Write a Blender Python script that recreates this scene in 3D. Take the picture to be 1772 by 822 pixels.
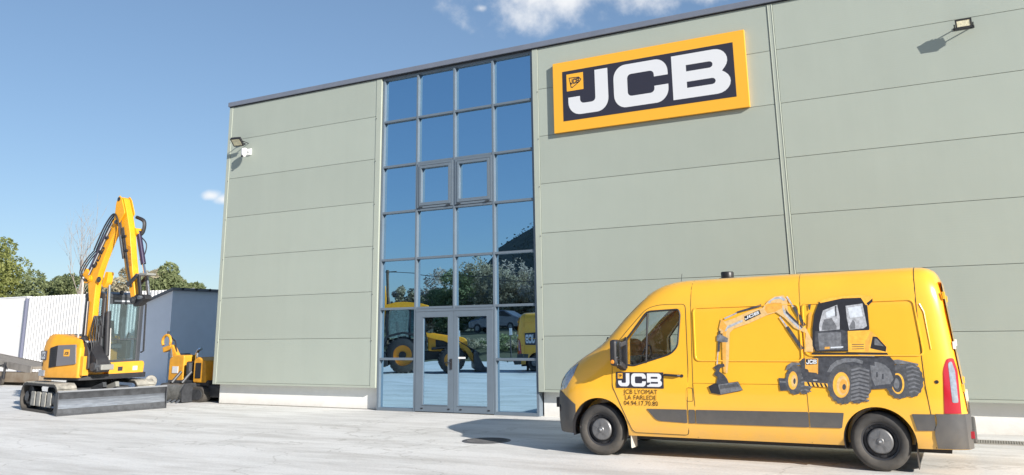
import bpy, bmesh, math, random
from mathutils import Vector, Matrix
from mathutils.geometry import tessellate_polygon
for o in list(bpy.data.objects): bpy.data.objects.remove(o)
scn = bpy.context.scene
COL = scn.collection
R = math.radians
rnd = random.Random(7)

# ---------------------------------------------------------------- camera
cam = bpy.data.cameras.new('camera')
camo = bpy.data.objects.new('camera', cam)
COL.objects.link(camo)
rt = Vector((0.87439, 0.48501, -0.01402)); fw = Vector((-0.46982, 0.85359, 0.22461))
rt.normalize(); fw = (fw - rt * fw.dot(rt)).normalized(); up = rt.cross(fw)
m = Matrix((rt, up, -fw)).transposed().to_4x4()
m.translation = (17.932, -16.116, 1.736)
camo.matrix_world = m
cam.sensor_fit = 'HORIZONTAL'; cam.sensor_width = 36
cam.lens = 1446.25 / 1772 * 36
cam.shift_y = -(411 - 240.0) / 1772
cam.clip_start = 0.1; cam.clip_end = 3000
scn.camera = camo

# ---------------------------------------------------------------- sky, sun, exposure
SUN = Vector((2.37, -1.0, 1.09)).normalized()          # towards the sun
el = math.asin(SUN.z); az = math.atan2(SUN.x, SUN.y)
world = bpy.data.worlds.new('World'); scn.world = world; world.use_nodes = True
nt = world.node_tree; nt.nodes.clear()
def wn(t, **k):
    n = nt.nodes.new(t)
    for a, b in k.items(): setattr(n, a, b)
    return n
sky = wn('ShaderNodeTexSky', sky_type='NISHITA', sun_disc=False, sun_elevation=el, sun_rotation=az,
         altitude=50, air_density=1.0, dust_density=0.25, ozone_density=3.5)
bg = wn('ShaderNodeBackground'); wo = wn('ShaderNodeOutputWorld')
bg.inputs[1].default_value = 0.121
tc = wn('ShaderNodeTexCoord')
noi = wn('ShaderNodeTexNoise'); noi.inputs['Scale'].default_value = 16; noi.inputs['Detail'].default_value = 7; noi.inputs['Roughness'].default_value = .58
nt.links.new(tc.outputs['Generated'], noi.inputs['Vector'])
CLOUDS = [((-.428, .823, .388), .075), ((-.385, .843, .380), .068), ((-.345, .857, .388), .058), ((-.300, .872, .386), .055), ((-.250, .886, .392), .05),
          ((-.478, .797, .373), .012), ((-.745, .650, .1535), .009), ((-.735, .661, .1495), .010),
          ((-.20, .80, .58), .12), ((-.05, .78, .62), .12), ((.45, .75, .47), .14), ((.55, .70, .45), .12),
          ((.80, .50, .33), .10), ((-.80, .15, .58), .10), ((.1, -.3, .95), .12), ((.75, .1, .65), .10)]
prev = None
for c, r in CLOUDS:
    s = wn('ShaderNodeVectorMath', operation='SUBTRACT'); s.inputs[1].default_value = Vector(c).normalized()
    nt.links.new(tc.outputs['Generated'], s.inputs[0])
    q = wn('ShaderNodeVectorMath', operation='MULTIPLY'); q.inputs[1].default_value = (1, 1, 2.0)
    nt.links.new(s.outputs[0], q.inputs[0])
    l = wn('ShaderNodeVectorMath', operation='LENGTH'); nt.links.new(q.outputs[0], l.inputs[0])
    mr = wn('ShaderNodeMapRange'); mr.inputs[1].default_value = 0; mr.inputs[2].default_value = r * 1.75
    mr.inputs[3].default_value = 1; mr.inputs[4].default_value = 0
    nt.links.new(l.outputs['Value'], mr.inputs[0])
    if prev is None: prev = mr.outputs[0]
    else:
        mx = wn('ShaderNodeMath', operation='MAXIMUM'); nt.links.new(prev, mx.inputs[0]); nt.links.new(mr.outputs[0], mx.inputs[1]); prev = mx.outputs[0]
ad = wn('ShaderNodeMath', operation='MULTIPLY_ADD'); nt.links.new(noi.outputs['Fac'], ad.inputs[0]); ad.inputs[1].default_value = 2.1; nt.links.new(prev, ad.inputs[2])
ss = wn('ShaderNodeMapRange', interpolation_type='SMOOTHSTEP'); ss.inputs[1].default_value = 1.34; ss.inputs[2].default_value = 2.25
nt.links.new(ad.outputs[0], ss.inputs[0])
gate = wn('ShaderNodeMath', operation='GREATER_THAN'); gate.inputs[1].default_value = 0.001; nt.links.new(prev, gate.inputs[0])
mu = wn('ShaderNodeMath', operation='MULTIPLY'); nt.links.new(ss.outputs[0], mu.inputs[0]); nt.links.new(gate.outputs[0], mu.inputs[1])
mu2 = wn('ShaderNodeMath', operation='MULTIPLY'); nt.links.new(mu.outputs[0], mu2.inputs[0]); mu2.inputs[1].default_value = 0.9
mixc = wn('ShaderNodeMix', data_type='RGBA'); nt.links.new(mu2.outputs[0], mixc.inputs[0]); mixc.inputs[7].default_value = (5.0, 5.05, 5.1, 1)
tint = wn('ShaderNodeMix', data_type='RGBA', blend_type='MULTIPLY'); tint.inputs[0].default_value = 1; tint.inputs[7].default_value = (.86, .955, 1.06, 1)
gm = wn('ShaderNodeGamma'); gm.inputs[1].default_value = .70; nt.links.new(sky.outputs[0], gm.inputs[0])
nt.links.new(gm.outputs[0], tint.inputs[6]); nt.links.new(tint.outputs[2], mixc.inputs[6])
nt.links.new(mixc.outputs[2], bg.inputs[0]); nt.links.new(bg.outputs[0], wo.inputs[0])

sl = bpy.data.lights.new('sun', 'SUN'); so = bpy.data.objects.new('sun', sl); COL.objects.link(so)
sl.energy = 4.6; sl.angle = R(0.5); sl.color = (1, .945, .86)
so.rotation_euler = SUN.to_track_quat('Z', 'Y').to_euler()
so.location = SUN * 60
vs = scn.view_settings
scn.display_settings.display_device = 'sRGB'
vs.view_transform = 'Standard'; vs.look = 'None'; vs.exposure = 0.70; vs.gamma = 1; vs.use_curve_mapping = False
scn.render.engine = 'CYCLES'
scn.cycles.max_bounces = 8; scn.cycles.transparent_max_bounces = 16; scn.cycles.caustics_reflective = False; scn.cycles.caustics_refractive = False

# ---------------------------------------------------------------- materials
MATS = {}
def mat(name, col, rough=.6, metal=0, var=0, vscale=3, spec=.5, coat=0, bump=0, bscale=40, stretch=(1, 1, 1), col2=None, trans=0):
    if name in MATS: return MATS[name]
    M = bpy.data.materials.new(name); M.use_nodes = True; t = M.node_tree; b = t.nodes['Principled BSDF']
    b.inputs['Base Color'].default_value = (*col, 1); b.inputs['Roughness'].default_value = rough; b.inputs['Metallic'].default_value = metal
    b.inputs['Specular IOR Level'].default_value = spec; b.inputs['Coat Weight'].default_value = coat; b.inputs['Coat Roughness'].default_value = .08
    if var or bump or col2:
        g = t.nodes.new('ShaderNodeTexCoord'); mp = t.nodes.new('ShaderNodeMapping'); mp.inputs['Scale'].default_value = stretch
        gg = t.nodes.new('ShaderNodeNewGeometry'); t.links.new(gg.outputs['Position'], mp.inputs[0])
    if var or col2:
        n = t.nodes.new('ShaderNodeTexNoise'); n.inputs['Scale'].default_value = vscale; n.inputs['Detail'].default_value = 6; n.inputs['Roughness'].default_value = .62
        t.links.new(mp.outputs[0], n.inputs['Vector'])
        r = t.nodes.new('ShaderNodeValToRGB'); c2 = col2 or tuple(c * (1 - var) for c in col)
        c1 = col if col2 else tuple(min(1, c * (1 + var)) for c in col)
        r.color_ramp.elements[0].position = .3; r.color_ramp.elements[1].position = .7
        r.color_ramp.elements[0].color = (*c2, 1); r.color_ramp.elements[1].color = (*c1, 1)
        t.links.new(n.outputs['Fac'], r.inputs[0]); t.links.new(r.outputs[0], b.inputs['Base Color'])
    if bump:
        n2 = t.nodes.new('ShaderNodeTexNoise'); n2.inputs['Scale'].default_value = bscale; n2.inputs['Detail'].default_value = 4
        t.links.new(mp.outputs[0], n2.inputs['Vector'])
        bp = t.nodes.new('ShaderNodeBump'); bp.inputs['Strength'].default_value = bump; bp.inputs['Distance'].default_value = .02
        t.links.new(n2.outputs['Fac'], bp.inputs['Height']); t.links.new(bp.outputs[0], b.inputs['Normal'])
    MATS[name] = M; return M
def glass(name, tint, refl, fac, fres=.35, warp=0):
    M = bpy.data.materials.new(name); M.use_nodes = True; t = M.node_tree; t.nodes.clear()
    o = t.nodes.new('ShaderNodeOutputMaterial'); tr = t.nodes.new('ShaderNodeBsdfTransparent'); gl = t.nodes.new('ShaderNodeBsdfGlossy')
    tr.inputs[0].default_value = (*tint, 1); gl.inputs[0].default_value = (*refl, 1); gl.inputs['Roughness'].default_value = 0.0
    lf = t.nodes.new('ShaderNodeLayerWeight'); lf.inputs[0].default_value = .5
    lw = t.nodes.new('ShaderNodeMath'); lw.operation = 'POWER'; lw.inputs[1].default_value = 4.0; t.links.new(lf.outputs['Facing'], lw.inputs[0])
    ma = t.nodes.new('ShaderNodeMath'); ma.operation = 'MULTIPLY_ADD'; ma.use_clamp = True; ma.inputs[1].default_value = fres * 2; ma.inputs[2].default_value = fac
    t.links.new(lw.outputs[0], ma.inputs[0])
    mx = t.nodes.new('ShaderNodeMixShader'); t.links.new(ma.outputs[0], mx.inputs[0]); t.links.new(tr.outputs[0], mx.inputs[1]); t.links.new(gl.outputs[0], mx.inputs[2])
    if warp:
        g = t.nodes.new('ShaderNodeNewGeometry'); n = t.nodes.new('ShaderNodeTexNoise'); n.inputs['Scale'].default_value = 1.1; n.inputs['Detail'].default_value = 1
        t.links.new(g.outputs['Position'], n.inputs['Vector']); bp = t.nodes.new('ShaderNodeBump'); bp.inputs['Strength'].default_value = warp; bp.inputs['Distance'].default_value = .004
        t.links.new(n.outputs['Fac'], bp.inputs['Height']); t.links.new(bp.outputs[0], gl.inputs['Normal'])
    t.links.new(mx.outputs[0], o.inputs[0]); MATS[name] = M; return M

# ---------------------------------------------------------------- mesh helpers
def rounded(poly, r, n=4):
    out = []; N = len(poly)
    for i in range(N):
        p = Vector(poly[i][:2]); a = Vector(poly[i - 1][:2]); b = Vector(poly[(i + 1) % N][:2])
        rr = poly[i][2] if len(poly[i]) > 2 else r
        la, lb = (a - p).length, (b - p).length
        k = min(rr, la * .49, lb * .49)
        if k < 1e-4: out.append(tuple(p)); continue
        s = p + (a - p).normalized() * k; e = p + (b - p).normalized() * k
        for j in range(n + 1):
            t = j / n; out.append(tuple(s * (1 - t) ** 2 + p * 2 * t * (1 - t) + e * t * t))
    return out
class MB:
    def __init__(s): s.v = []; s.f = []; s.m = []; s.cur = 0
    def add(s, vs, fs):
        b = len(s.v); s.v += [tuple(v) for v in vs]; s.f += [tuple(i + b for i in f) for f in fs]; s.m += [s.cur] * len(fs); return s
    def box(s, x0, x1, y0, y1, z0, z1):
        return s.add([(x0, y0, z0), (x1, y0, z0), (x1, y1, z0), (x0, y1, z0), (x0, y0, z1), (x1, y0, z1), (x1, y1, z1), (x0, y1, z1)],
                     [(3, 2, 1, 0), (4, 5, 6, 7), (0, 1, 5, 4), (1, 2, 6, 5), (2, 3, 7, 6), (3, 0, 4, 7)])
    def bar(s, p, q, w, h, upv=(0, 0, 1), w2=None, h2=None):
        p = Vector(p); q = Vector(q); d = (q - p).normalized(); u = Vector(upv)
        if abs(d.dot(u)) > .98: u = Vector((1, 0, 0))
        sd = d.cross(u).normalized(); u = sd.cross(d).normalized()
        w2 = w if w2 is None else w2; h2 = h if h2 is None else h2
        vs = []
        for c, a, b in ((p, w, h), (q, w2, h2)):
            vs += [c - sd * a / 2 - u * b / 2, c + sd * a / 2 - u * b / 2, c + sd * a / 2 + u * b / 2, c - sd * a / 2 + u * b / 2]
        return s.add(vs, [(0, 1, 2, 3), (7, 6, 5, 4), (0, 4, 5, 1), (1, 5, 6, 2), (2, 6, 7, 3), (3, 7, 4, 0)])
    def prism(s, poly, axis, a, b):
        n = len(poly)
        def P(u, w, t): return {'y': (u, t, w), 'x': (t, u, w), 'z': (u, w, t)}[axis]
        vs = [P(u, w, a) for u, w in poly] + [P(u, w, b) for u, w in poly]
        return s.add(vs, [tuple(range(n)), tuple(range(2 * n - 1, n - 1, -1))] + [(i, i + n, (i + 1) % n + n, (i + 1) % n) for i in range(n)])
    def tube(s, path, r, n=8, cap=True):
        path = [Vector(p) for p in path]; N = len(path); rs = r if isinstance(r, (list, tuple)) else [r] * N
        vs = []; fs = []; ref = None
        for i, p in enumerate(path):
            d = (path[min(i + 1, N - 1)] - path[max(i - 1, 0)]).normalized()
            if ref is None: ref = Vector((0, 0, 1)) if abs(d.z) < .9 else Vector((1, 0, 0))
            sd = d.cross(ref).normalized(); u = sd.cross(d).normalized(); ref = u
            for k in range(n):
                a = 2 * math.pi * k / n; vs.append(p + (sd * math.cos(a) + u * math.sin(a)) * rs[i])
        for i in range(N - 1):
            for k in range(n): fs.append((i * n + k, i * n + (k + 1) % n, (i + 1) * n + (k + 1) % n, (i + 1) * n + k))
        if cap: fs += [tuple(range(n - 1, -1, -1)), tuple(range((N - 1) * n, N * n))]
        return s.add(vs, fs)
    def lathe(s, prof, c, axis, n=24, cap=True):
        ax = Vector(axis).normalized(); u = Vector((0, 0, 1)) if abs(ax.z) < .9 else Vector((1, 0, 0)); a = ax.cross(u).normalized(); b = ax.cross(a); c = Vector(c)
        vs = []; fs = []; N = len(prof)
        for r, h in prof:
            for k in range(n):
                t = 2 * math.pi * k / n; vs.append(c + ax * h + (a * math.cos(t) + b * math.sin(t)) * r)
        for i in range(N - 1):
            for k in range(n): fs.append((i * n + k, i * n + (k + 1) % n, (i + 1) * n + (k + 1) % n, (i + 1) * n + k))
        if cap: fs += [tuple(range(n - 1, -1, -1)), tuple(range((N - 1) * n, N * n))]
        return s.add(vs, fs)
    def mesh(s, name, off=(0, 0, 0)):
        me = bpy.data.meshes.new(name); o = Vector(off)
        me.from_pydata([tuple(Vector(v) - o) for v in s.v], [], s.f)
        if len(set(s.m)) > 1: me.polygons.foreach_set('material_index', s.m)
        me.validate(); return me
    def build(s, name, ms, parent=None, bevel=0, smooth=None, off=(0, 0, 0), fix=True):
        me = s.mesh(name, off)
        if fix:
            bm = bmesh.new(); bm.from_mesh(me); bmesh.ops.recalc_face_normals(bm, faces=bm.faces); bm.to_mesh(me); bm.free()
        return link(name, me, ms, parent, bevel, smooth)
def link(name, me, ms, parent=None, bevel=0, smooth=None):
    o = bpy.data.objects.new(name, me); COL.objects.link(o)
    if ms is not None:
        for q in (ms if isinstance(ms, (list, tuple)) else [ms]): me.materials.append(q)
    if parent is not None: o.parent = parent
    if smooth is not None:
        me.polygons.foreach_set('use_smooth', [True] * len(me.polygons)); me.set_sharp_from_angle(angle=R(smooth))
    if bevel:
        b = o.modifiers.new('bevel', 'BEVEL'); b.width = bevel; b.segments = 2; b.limit_method = 'ANGLE'; b.angle_limit = R(35); b.harden_normals = False
    return o
def tag(o, label=None, cat=None, group=None, kind=None):
    for k, v in (('label', label), ('category', cat), ('group', group), ('kind', kind)):
        if v: o[k] = v
    return o
def empty(name, loc, rz=0):
    o = bpy.data.objects.new(name, None); COL.objects.link(o); o.location = loc; o.rotation_euler = (0, 0, rz); o.empty_display_size = .3; return o
def children(o): return [c for c in bpy.data.objects if c.parent == o]
def copy_tree(o, parent=None, skip=()):
    c = o.copy(); COL.objects.link(c); c.parent = parent
    for ch in children(o):
        if ch.name.split('.')[0] not in skip and ch is not c: copy_tree(ch, c, skip)
    return c
def mesh_bool(me, cuts):
    """cuts: list of (op, mesh) applied in order; returns a new mesh"""
    a = bpy.data.objects.new('tmp', me); COL.objects.link(a); tmp = []
    for op, cm in cuts:
        b = bpy.data.objects.new('tmpc', cm); COL.objects.link(b); tmp.append(b)
        md = a.modifiers.new('b', 'BOOLEAN'); md.operation = op; md.object = b; md.solver = 'EXACT'
    dg = bpy.context.evaluated_depsgraph_get(); dg.update()
    out = bpy.data.meshes.new_from_object(a.evaluated_get(dg))
    for b in tmp: bpy.data.objects.remove(b)
    bpy.data.objects.remove(a)
    return out
def solid(mb):
    me = mb.mesh('cut'); bm = bmesh.new(); bm.from_mesh(me); bmesh.ops.recalc_face_normals(bm, faces=bm.faces); bm.to_mesh(me); bm.free(); return me
def lerp(tab, x):
    if x <= tab[0][0]: return tab[0][1]
    for (a, b), (c, d) in zip(tab, tab[1:]):
        if x <= c: return b + (d - b) * (x - a) / (c - a)
    return tab[-1][1]

# common materials
PAINT = mat('yellow_paint', (.92, .47, .035), .28, var=.03, vscale=2, coat=.75)
PAINT2 = mat('machine_yellow_paint', (.82, .37, .015), .42, var=.09, vscale=5, coat=.1)
BLACK = mat('black_plastic', (.022, .022, .026), .55, var=.25, vscale=9)
DARK = mat('dark_grey_plastic', (.062, .064, .070), .6, var=.12, vscale=8)
STEEL = mat('dark_steel', (.055, .058, .065), .5, .2, var=.4, vscale=7)
WORN = mat('worn_steel', (.20, .22, .25), .42, .4, col2=(.09, .10, .12), vscale=7, stretch=(1, .5, 9))
RUBBER = mat('tyre_rubber', (.035, .035, .037), .8, var=.3, vscale=14)
DUSTY = mat('dusty_rubber', (.42, .40, .35), .85, col2=(.16, .155, .14), vscale=6)
CHROME = mat('chrome', (.75, .76, .78), .15, 1)
WHITE = mat('white_paint', (.80, .80, .80), .5, var=.04)
LOGO_BLACK = mat('logo_black', (.028, .028, .045), .5)
LOGO_WHITE = mat('logo_white', (.70, .71, .74), .45)
LOGO_YEL = mat('logo_yellow', (.88, .44, .04), .4)
RED = mat('red_lens', (.42, .008, .02), .2, coat=.6)
CLEAR = mat('clear_lens', (.45, .48, .53), .12, .35, col2=(.24, .26, .30), vscale=22, coat=.5)
AMBER = mat('amber_lens', (.7, .25, .03), .3)
VGLASS = glass('vehicle_glass', (.88, .94, .93), (.9, .95, 1), .14, .5)
CGLASS = glass('cab_glass', (.80, .88, .90), (.9, .95, 1), .15, .5)
FGLASS = glass('solar_glass', (.30, .34, .34), (.50, .77, 1.0), .80, .5, warp=.35)

def road_dust(M, z0=.22, z1=.80, amt=.55):
    t = M.node_tree; b = t.nodes['Principled BSDF']; src = b.inputs['Base Color'].links[0].from_socket
    g = t.nodes.new('ShaderNodeNewGeometry'); sp = t.nodes.new('ShaderNodeSeparateXYZ'); t.links.new(g.outputs['Position'], sp.inputs[0])
    n = t.nodes.new('ShaderNodeTexNoise'); n.inputs['Scale'].default_value = 5; n.inputs['Detail'].default_value = 8; n.inputs['Roughness'].default_value = .7; t.links.new(g.outputs['Position'], n.inputs['Vector'])
    mr = t.nodes.new('ShaderNodeMapRange'); mr.inputs[1].default_value = z0; mr.inputs[2].default_value = z1; mr.inputs[3].default_value = .62; mr.inputs[4].default_value = 0; t.links.new(sp.outputs[2], mr.inputs[0])
    m = t.nodes.new('ShaderNodeMath'); m.operation = 'MULTIPLY'; t.links.new(n.outputs['Fac'], m.inputs[0]); t.links.new(mr.outputs[0], m.inputs[1])
    m2 = t.nodes.new('ShaderNodeMath'); m2.operation = 'MULTIPLY'; m2.use_clamp = True; t.links.new(m.outputs[0], m2.inputs[0]); m2.inputs[1].default_value = amt * 1.6
    x = t.nodes.new('ShaderNodeMix'); x.data_type = 'RGBA'; t.links.new(m2.outputs[0], x.inputs[0]); t.links.new(src, x.inputs[6]); x.inputs[7].default_value = (.40, .33, .24, 1); t.links.new(x.outputs[2], b.inputs['Base Color'])
    r = t.nodes.new('ShaderNodeMapRange'); r.inputs[3].default_value = b.inputs['Roughness'].default_value; r.inputs[4].default_value = .8; t.links.new(m2.outputs[0], r.inputs[0]); t.links.new(r.outputs[0], b.inputs['Roughness'])
road_dust(PAINT); road_dust(DARK, .2, .9, .45); road_dust(RUBBER, .0, .9, .25); road_dust(PAINT2, .4, 1.6, .30)

# ---------------------------------------------------------------- lettering
ARC = lambda cx, cy, rx, ry, a0, a1, n=8: [(cx + rx * math.cos(R(a0 + (a1 - a0) * i / n)), cy + ry * math.sin(R(a0 + (a1 - a0) * i / n))) for i in range(n + 1)]
# the three letters and the badge, drawn in a 3.77 x 1.125 field (metres on the big sign)
GL_J = [(.77, 1.045), (1.07, 1.045)] + ARC(.80, .40, .27, .29, 0, -90) + ARC(.42, .40, .29, .29, -90, -180) + [(.13, .515), (.41, .515)] + ARC(.50, .44, .09, .09, 180, 270, 4) + ARC(.68, .44, .09, .09, 270, 360, 4)
GL_C = [(2.40, .68), (2.40, .70)] + ARC(2.13, .755, .27, .29, 0, 90) + ARC(1.47, .755, .27, .29, 90, 180) + ARC(1.47, .40, .27, .29, 180, 270) + ARC(2.13, .40, .27, .29, 270, 360) + [(2.40, .48), (2.10, .48)] + ARC(2.01, .43, .09, .09, 0, -90, 4) + ARC(1.60, .43, .09, .09, 270, 180, 4) + ARC(1.60, .73, .09, .09, 180, 90, 4) + ARC(2.01, .73, .09, .09, 90, 0, 4) + [(2.10, .68)]
GL_B = [(2.49, .11), (3.40, .11)] + ARC(3.40, .35, .28, .24, -90, 50) + [(3.52, .575)] + ARC(3.38, .80, .26, .245, -40, 90) + [(2.49, 1.045)]
GL_B1 = [(2.79, .675), (3.27, .675)] + ARC(3.27, .742, .07, .067, -90, 90, 6) + [(2.79, .81)]
GL_B2 = [(2.79, .325), (3.31, .325)] + ARC(3.31, .39, .07, .065, -90, 90, 6) + [(2.79, .455)]
BADGE = [(.10, .66), (.50, .66), (.50, 1.045), (.10, 1.045)]
SHIELD = [(.155, .965), (.40, .955), (.455, .89), (.42, .84), (.24, .725), (.20, .735)]
def poly_faces(mb, polys, fn):
    tri = tessellate_polygon([[Vector((u, v, 0)) for u, v in p] for p in polys]); flat = [q for p in polys for q in p]
    mb.add([fn(u, v) for u, v in flat], [t for t in tri])
def logo(parent, fn, depth_fn=None, white=LOGO_WHITE, names=True, badge=True):
    """fn(u, v, lift) -> point; u 0..3.77, v 0..1.125; lift = metres off the ground of the logo"""
    for polys in ([GL_J], [GL_C], [GL_B, GL_B1[::-1], GL_B2[::-1]]):
        mb = MB(); poly_faces(mb, polys, lambda u, v: fn(u, v, 1)); mb.build('letter', white, parent, fix=False)
    if badge:
        mb = MB(); poly_faces(mb, [BADGE], lambda u, v: fn(u, v, 1)); b = mb.build('badge', LOGO_YEL, parent, fix=False)
        mb = MB(); inn = [(.175, .945), (.395, .937), (.43, .888), (.40, .85), (.245, .748), (.215, .752)]
        poly_faces(mb, [SHIELD, inn[::-1]], lambda u, v: fn(u, v, 2))
        sc = lambda g: [(.185 + (u - .1) * .062, .80 + (v - .1) * .125 + (u - .1) * .006) for u, v in g]
        for polys in ([sc(GL_J)], [sc(GL_C)], [sc(GL_B), sc(GL_B1)[::-1], sc(GL_B2)[::-1]]): poly_faces(mb, polys, lambda u, v: fn(u, v, 2))
        mb.build('emblem', LOGO_BLACK, parent, fix=False)
def text_mesh(txt, size, fn):
    cu = bpy.data.curves.new('t', 'FONT'); cu.body = txt; cu.size = size; cu.resolution_u = 3; cu.align_x = 'CENTER'
    o = bpy.data.objects.new('t', cu); COL.objects.link(o)
    dg = bpy.context.evaluated_depsgraph_get(); dg.update()
    me = bpy.data.meshes.new_from_object(o.evaluated_get(dg)); bpy.data.objects.remove(o)
    for v in me.vertices: v.co = fn(v.co.x, v.co.y)
    return me

# ================================================================ ground
def ground_mat():
    M = bpy.data.materials.new('pale_concrete'); M.use_nodes = True; t = M.node_tree; b = t.nodes['Principled BSDF']; b.inputs['Roughness'].default_value = .85
    g = t.nodes.new('ShaderNodeNewGeometry')
    def N(scale, st, det=6, rough=.6):
        mp = t.nodes.new('ShaderNodeMapping'); mp.inputs['Scale'].default_value = st; t.links.new(g.outputs['Position'], mp.inputs[0])
        n = t.nodes.new('ShaderNodeTexNoise'); n.inputs['Scale'].default_value = scale; n.inputs['Detail'].default_value = det; n.inputs['Roughness'].default_value = rough
        t.links.new(mp.outputs[0], n.inputs['Vector']); return n.outputs['Fac']
    def ramp(f, a, b_, ca, cb):
        r = t.nodes.new('ShaderNodeValToRGB'); r.color_ramp.elements[0].position = a; r.color_ramp.elements[1].position = b_
        r.color_ramp.elements[0].color = (*ca, 1); r.color_ramp.elements[1].color = (*cb, 1); t.links.new(f, r.inputs[0]); return r.outputs[0]
    def mul(a, c, f=1, typ='MULTIPLY'):
        x = t.nodes.new('ShaderNodeMix'); x.data_type = 'RGBA'; x.blend_type = typ; x.inputs[0].default_value = f
        t.links.new(a, x.inputs[6]); t.links.new(c, x.inputs[7]); return x
    base = ramp(N(.35, (1, 1, 1), 8), .3, .7, (.68, .67, .64), (.79, .775, .745))
    streak = ramp(N(1.1, (.32, 1.5, 1), 8, .7), .36, .56, (.76, .75, .735), (1, 1, 1))
    a = mul(base, streak)
    fine = ramp(N(26, (1, 1, 1), 5, .7), .25, .6, (.86, .86, .86), (1.04, 1.04, 1.04))
    a = mul(a.outputs[2], fine)
    stain = ramp(N(.9, (.7, 1.2, 1), 9, .72), .62, .74, (1, 1, 1), (.74, .73, .72))
    a = mul(a.outputs[2], stain)
    rust = ramp(N(.55, (.6, 1.5, 1), 7, .65), .70, .76, (1, 1, 1), (1.05, .84, .66))
    a = mul(a.outputs[2], rust)
    vo = t.nodes.new('ShaderNodeTexVoronoi'); vo.inputs['Scale'].default_value = 2.6; t.links.new(g.outputs['Position'], vo.inputs['Vector'])
    spot = ramp(vo.outputs['Distance'], .035, .06, (.45, .44, .43), (1, 1, 1)); a = mul(a.outputs[2], spot, .55)
    v = t.nodes.new('ShaderNodeTexVoronoi'); v.feature = 'DISTANCE_TO_EDGE'; v.inputs['Scale'].default_value = .23
    dm = t.nodes.new('ShaderNodeVectorMath'); dm.operation = 'MULTIPLY_ADD'; nn = t.nodes.new('ShaderNodeTexNoise'); nn.inputs['Scale'].default_value = 1.3; nn.inputs['Detail'].default_value = 6
    t.links.new(g.outputs['Position'], nn.inputs['Vector']); t.links.new(nn.outputs['Color'], dm.inputs[0]); dm.inputs[1].default_value = (1.6, 1.6, 1.6); t.links.new(g.outputs['Position'], dm.inputs[2])
    t.links.new(dm.outputs[0], v.inputs['Vector'])
    crack = ramp(v.outputs['Distance'], .001, .006, (.70, .69, .67), (1, 1, 1))
    a = mul(a.outputs[2], crack, .8)
    t.links.new(a.outputs[2], b.inputs['Base Color'])
    bp = t.nodes.new('ShaderNodeBump'); bp.inputs['Strength'].default_value = .35; bp.inputs['Distance'].default_value = .02
    t.links.new(N(9, (1, 1, 1), 8, .7), bp.inputs['Height']); t.links.new(bp.outputs[0], b.inputs['Normal'])
    return M
mb = MB(); mb.add([(-700, -700, 0), (700, -700, 0), (700, 700, 0), (-700, 700, 0)], [(0, 1, 2, 3)])
tag(mb.build('ground', ground_mat()), kind='structure')

# ================================================================ building
BX = 27.0; BD = 22.0
ZJ = [.521, 1.627, 2.705, 3.791, 4.869, 5.942, 7.026, 8.0]
def sage():
    M = mat('sage_cladding', (.388, .428, .375), .5, var=.02, vscale=.8, stretch=(1, 1, 1)); t = M.node_tree; b = t.nodes['Principled BSDF']
    src = b.inputs['Base Color'].links[0].from_socket
    oi = t.nodes.new('ShaderNodeObjectInfo'); mr = t.nodes.new('ShaderNodeMapRange'); mr.inputs[3].default_value = .955; mr.inputs[4].default_value = 1.03; t.links.new(oi.outputs['Random'], mr.inputs[0])
    g = t.nodes.new('ShaderNodeNewGeometry'); mp = t.nodes.new('ShaderNodeMapping'); mp.inputs['Scale'].default_value = (3.2, 3.2, .16); t.links.new(g.outputs['Position'], mp.inputs[0])
    n = t.nodes.new('ShaderNodeTexNoise'); n.inputs['Scale'].default_value = 1.4; n.inputs['Detail'].default_value = 7; n.inputs['Roughness'].default_value = .7; t.links.new(mp.outputs[0], n.inputs['Vector'])
    r2 = t.nodes.new('ShaderNodeMapRange'); r2.inputs[1].default_value = .35; r2.inputs[2].default_value = .62; r2.inputs[3].default_value = .986; r2.inputs[4].default_value = 1.005; t.links.new(n.outputs['Fac'], r2.inputs[0])
    mm = t.nodes.new('ShaderNodeMath'); mm.operation = 'MULTIPLY'; t.links.new(mr.outputs[0], mm.inputs[0]); t.links.new(r2.outputs[0], mm.inputs[1])
    x = t.nodes.new('ShaderNodeVectorMath'); x.operation = 'SCALE'; t.links.new(src, x.inputs[0]); t.links.new(mm.outputs[0], x.inputs['Scale']); t.links.new(x.outputs[0], b.inputs['Base Color'])
    # faint micro-rib of the sheet and a little oil-canning
    w = t.nodes.new('ShaderNodeTexNoise'); w.inputs['Scale'].default_value = .9; w.inputs['Detail'].default_value = 2; t.links.new(g.outputs['Position'], w.inputs['Vector'])
    bp = t.nodes.new('ShaderNodeBump'); bp.inputs['Strength'].default_value = .25; bp.inputs['Distance'].default_value = .03; t.links.new(w.outputs['Fac'], bp.inputs['Height'])
    wv = t.nodes.new('ShaderNodeTexWave'); wv.bands_direction = 'Z'; wv.inputs['Scale'].default_value = 7; wv.inputs['Distortion'].default_value = 0; t.links.new(g.outputs['Position'], wv.inputs['Vector'])
    b2 = t.nodes.new('ShaderNodeBump'); b2.inputs['Strength'].default_value = .10; b2.inputs['Distance'].default_value = .003; t.links.new(wv.outputs['Fac'], b2.inputs['Height']); t.links.new(bp.outputs[0], b2.inputs['Normal']); t.links.new(b2.outputs[0], b.inputs['Normal'])
    return M
SAGE = sage()
SAGE_T = mat('sage_trim', (.405, .44, .38), .45, var=.03, vscale=2)
PLIN = mat('white_plinth_paint', (.80, .80, .78), .8, var=.04, vscale=4, bump=.15, bscale=20); road_dust(PLIN, .0, .22, .55)
SLATE = mat('slate_coping', (.17, .19, .24), .45, var=.06)
ALU = mat('grey_aluminium', (.15, .19, .235), .42, .1, var=.05)
INW = mat('interior_wall', (.33, .33, .31), .8)
INF = mat('interior_floor', (.24, .235, .22), .5)
bld = empty('warehouse', (0, 0, 0))
tag(bld, 'large sage green clad warehouse with tall glazed entrance bay', 'building')
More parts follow.
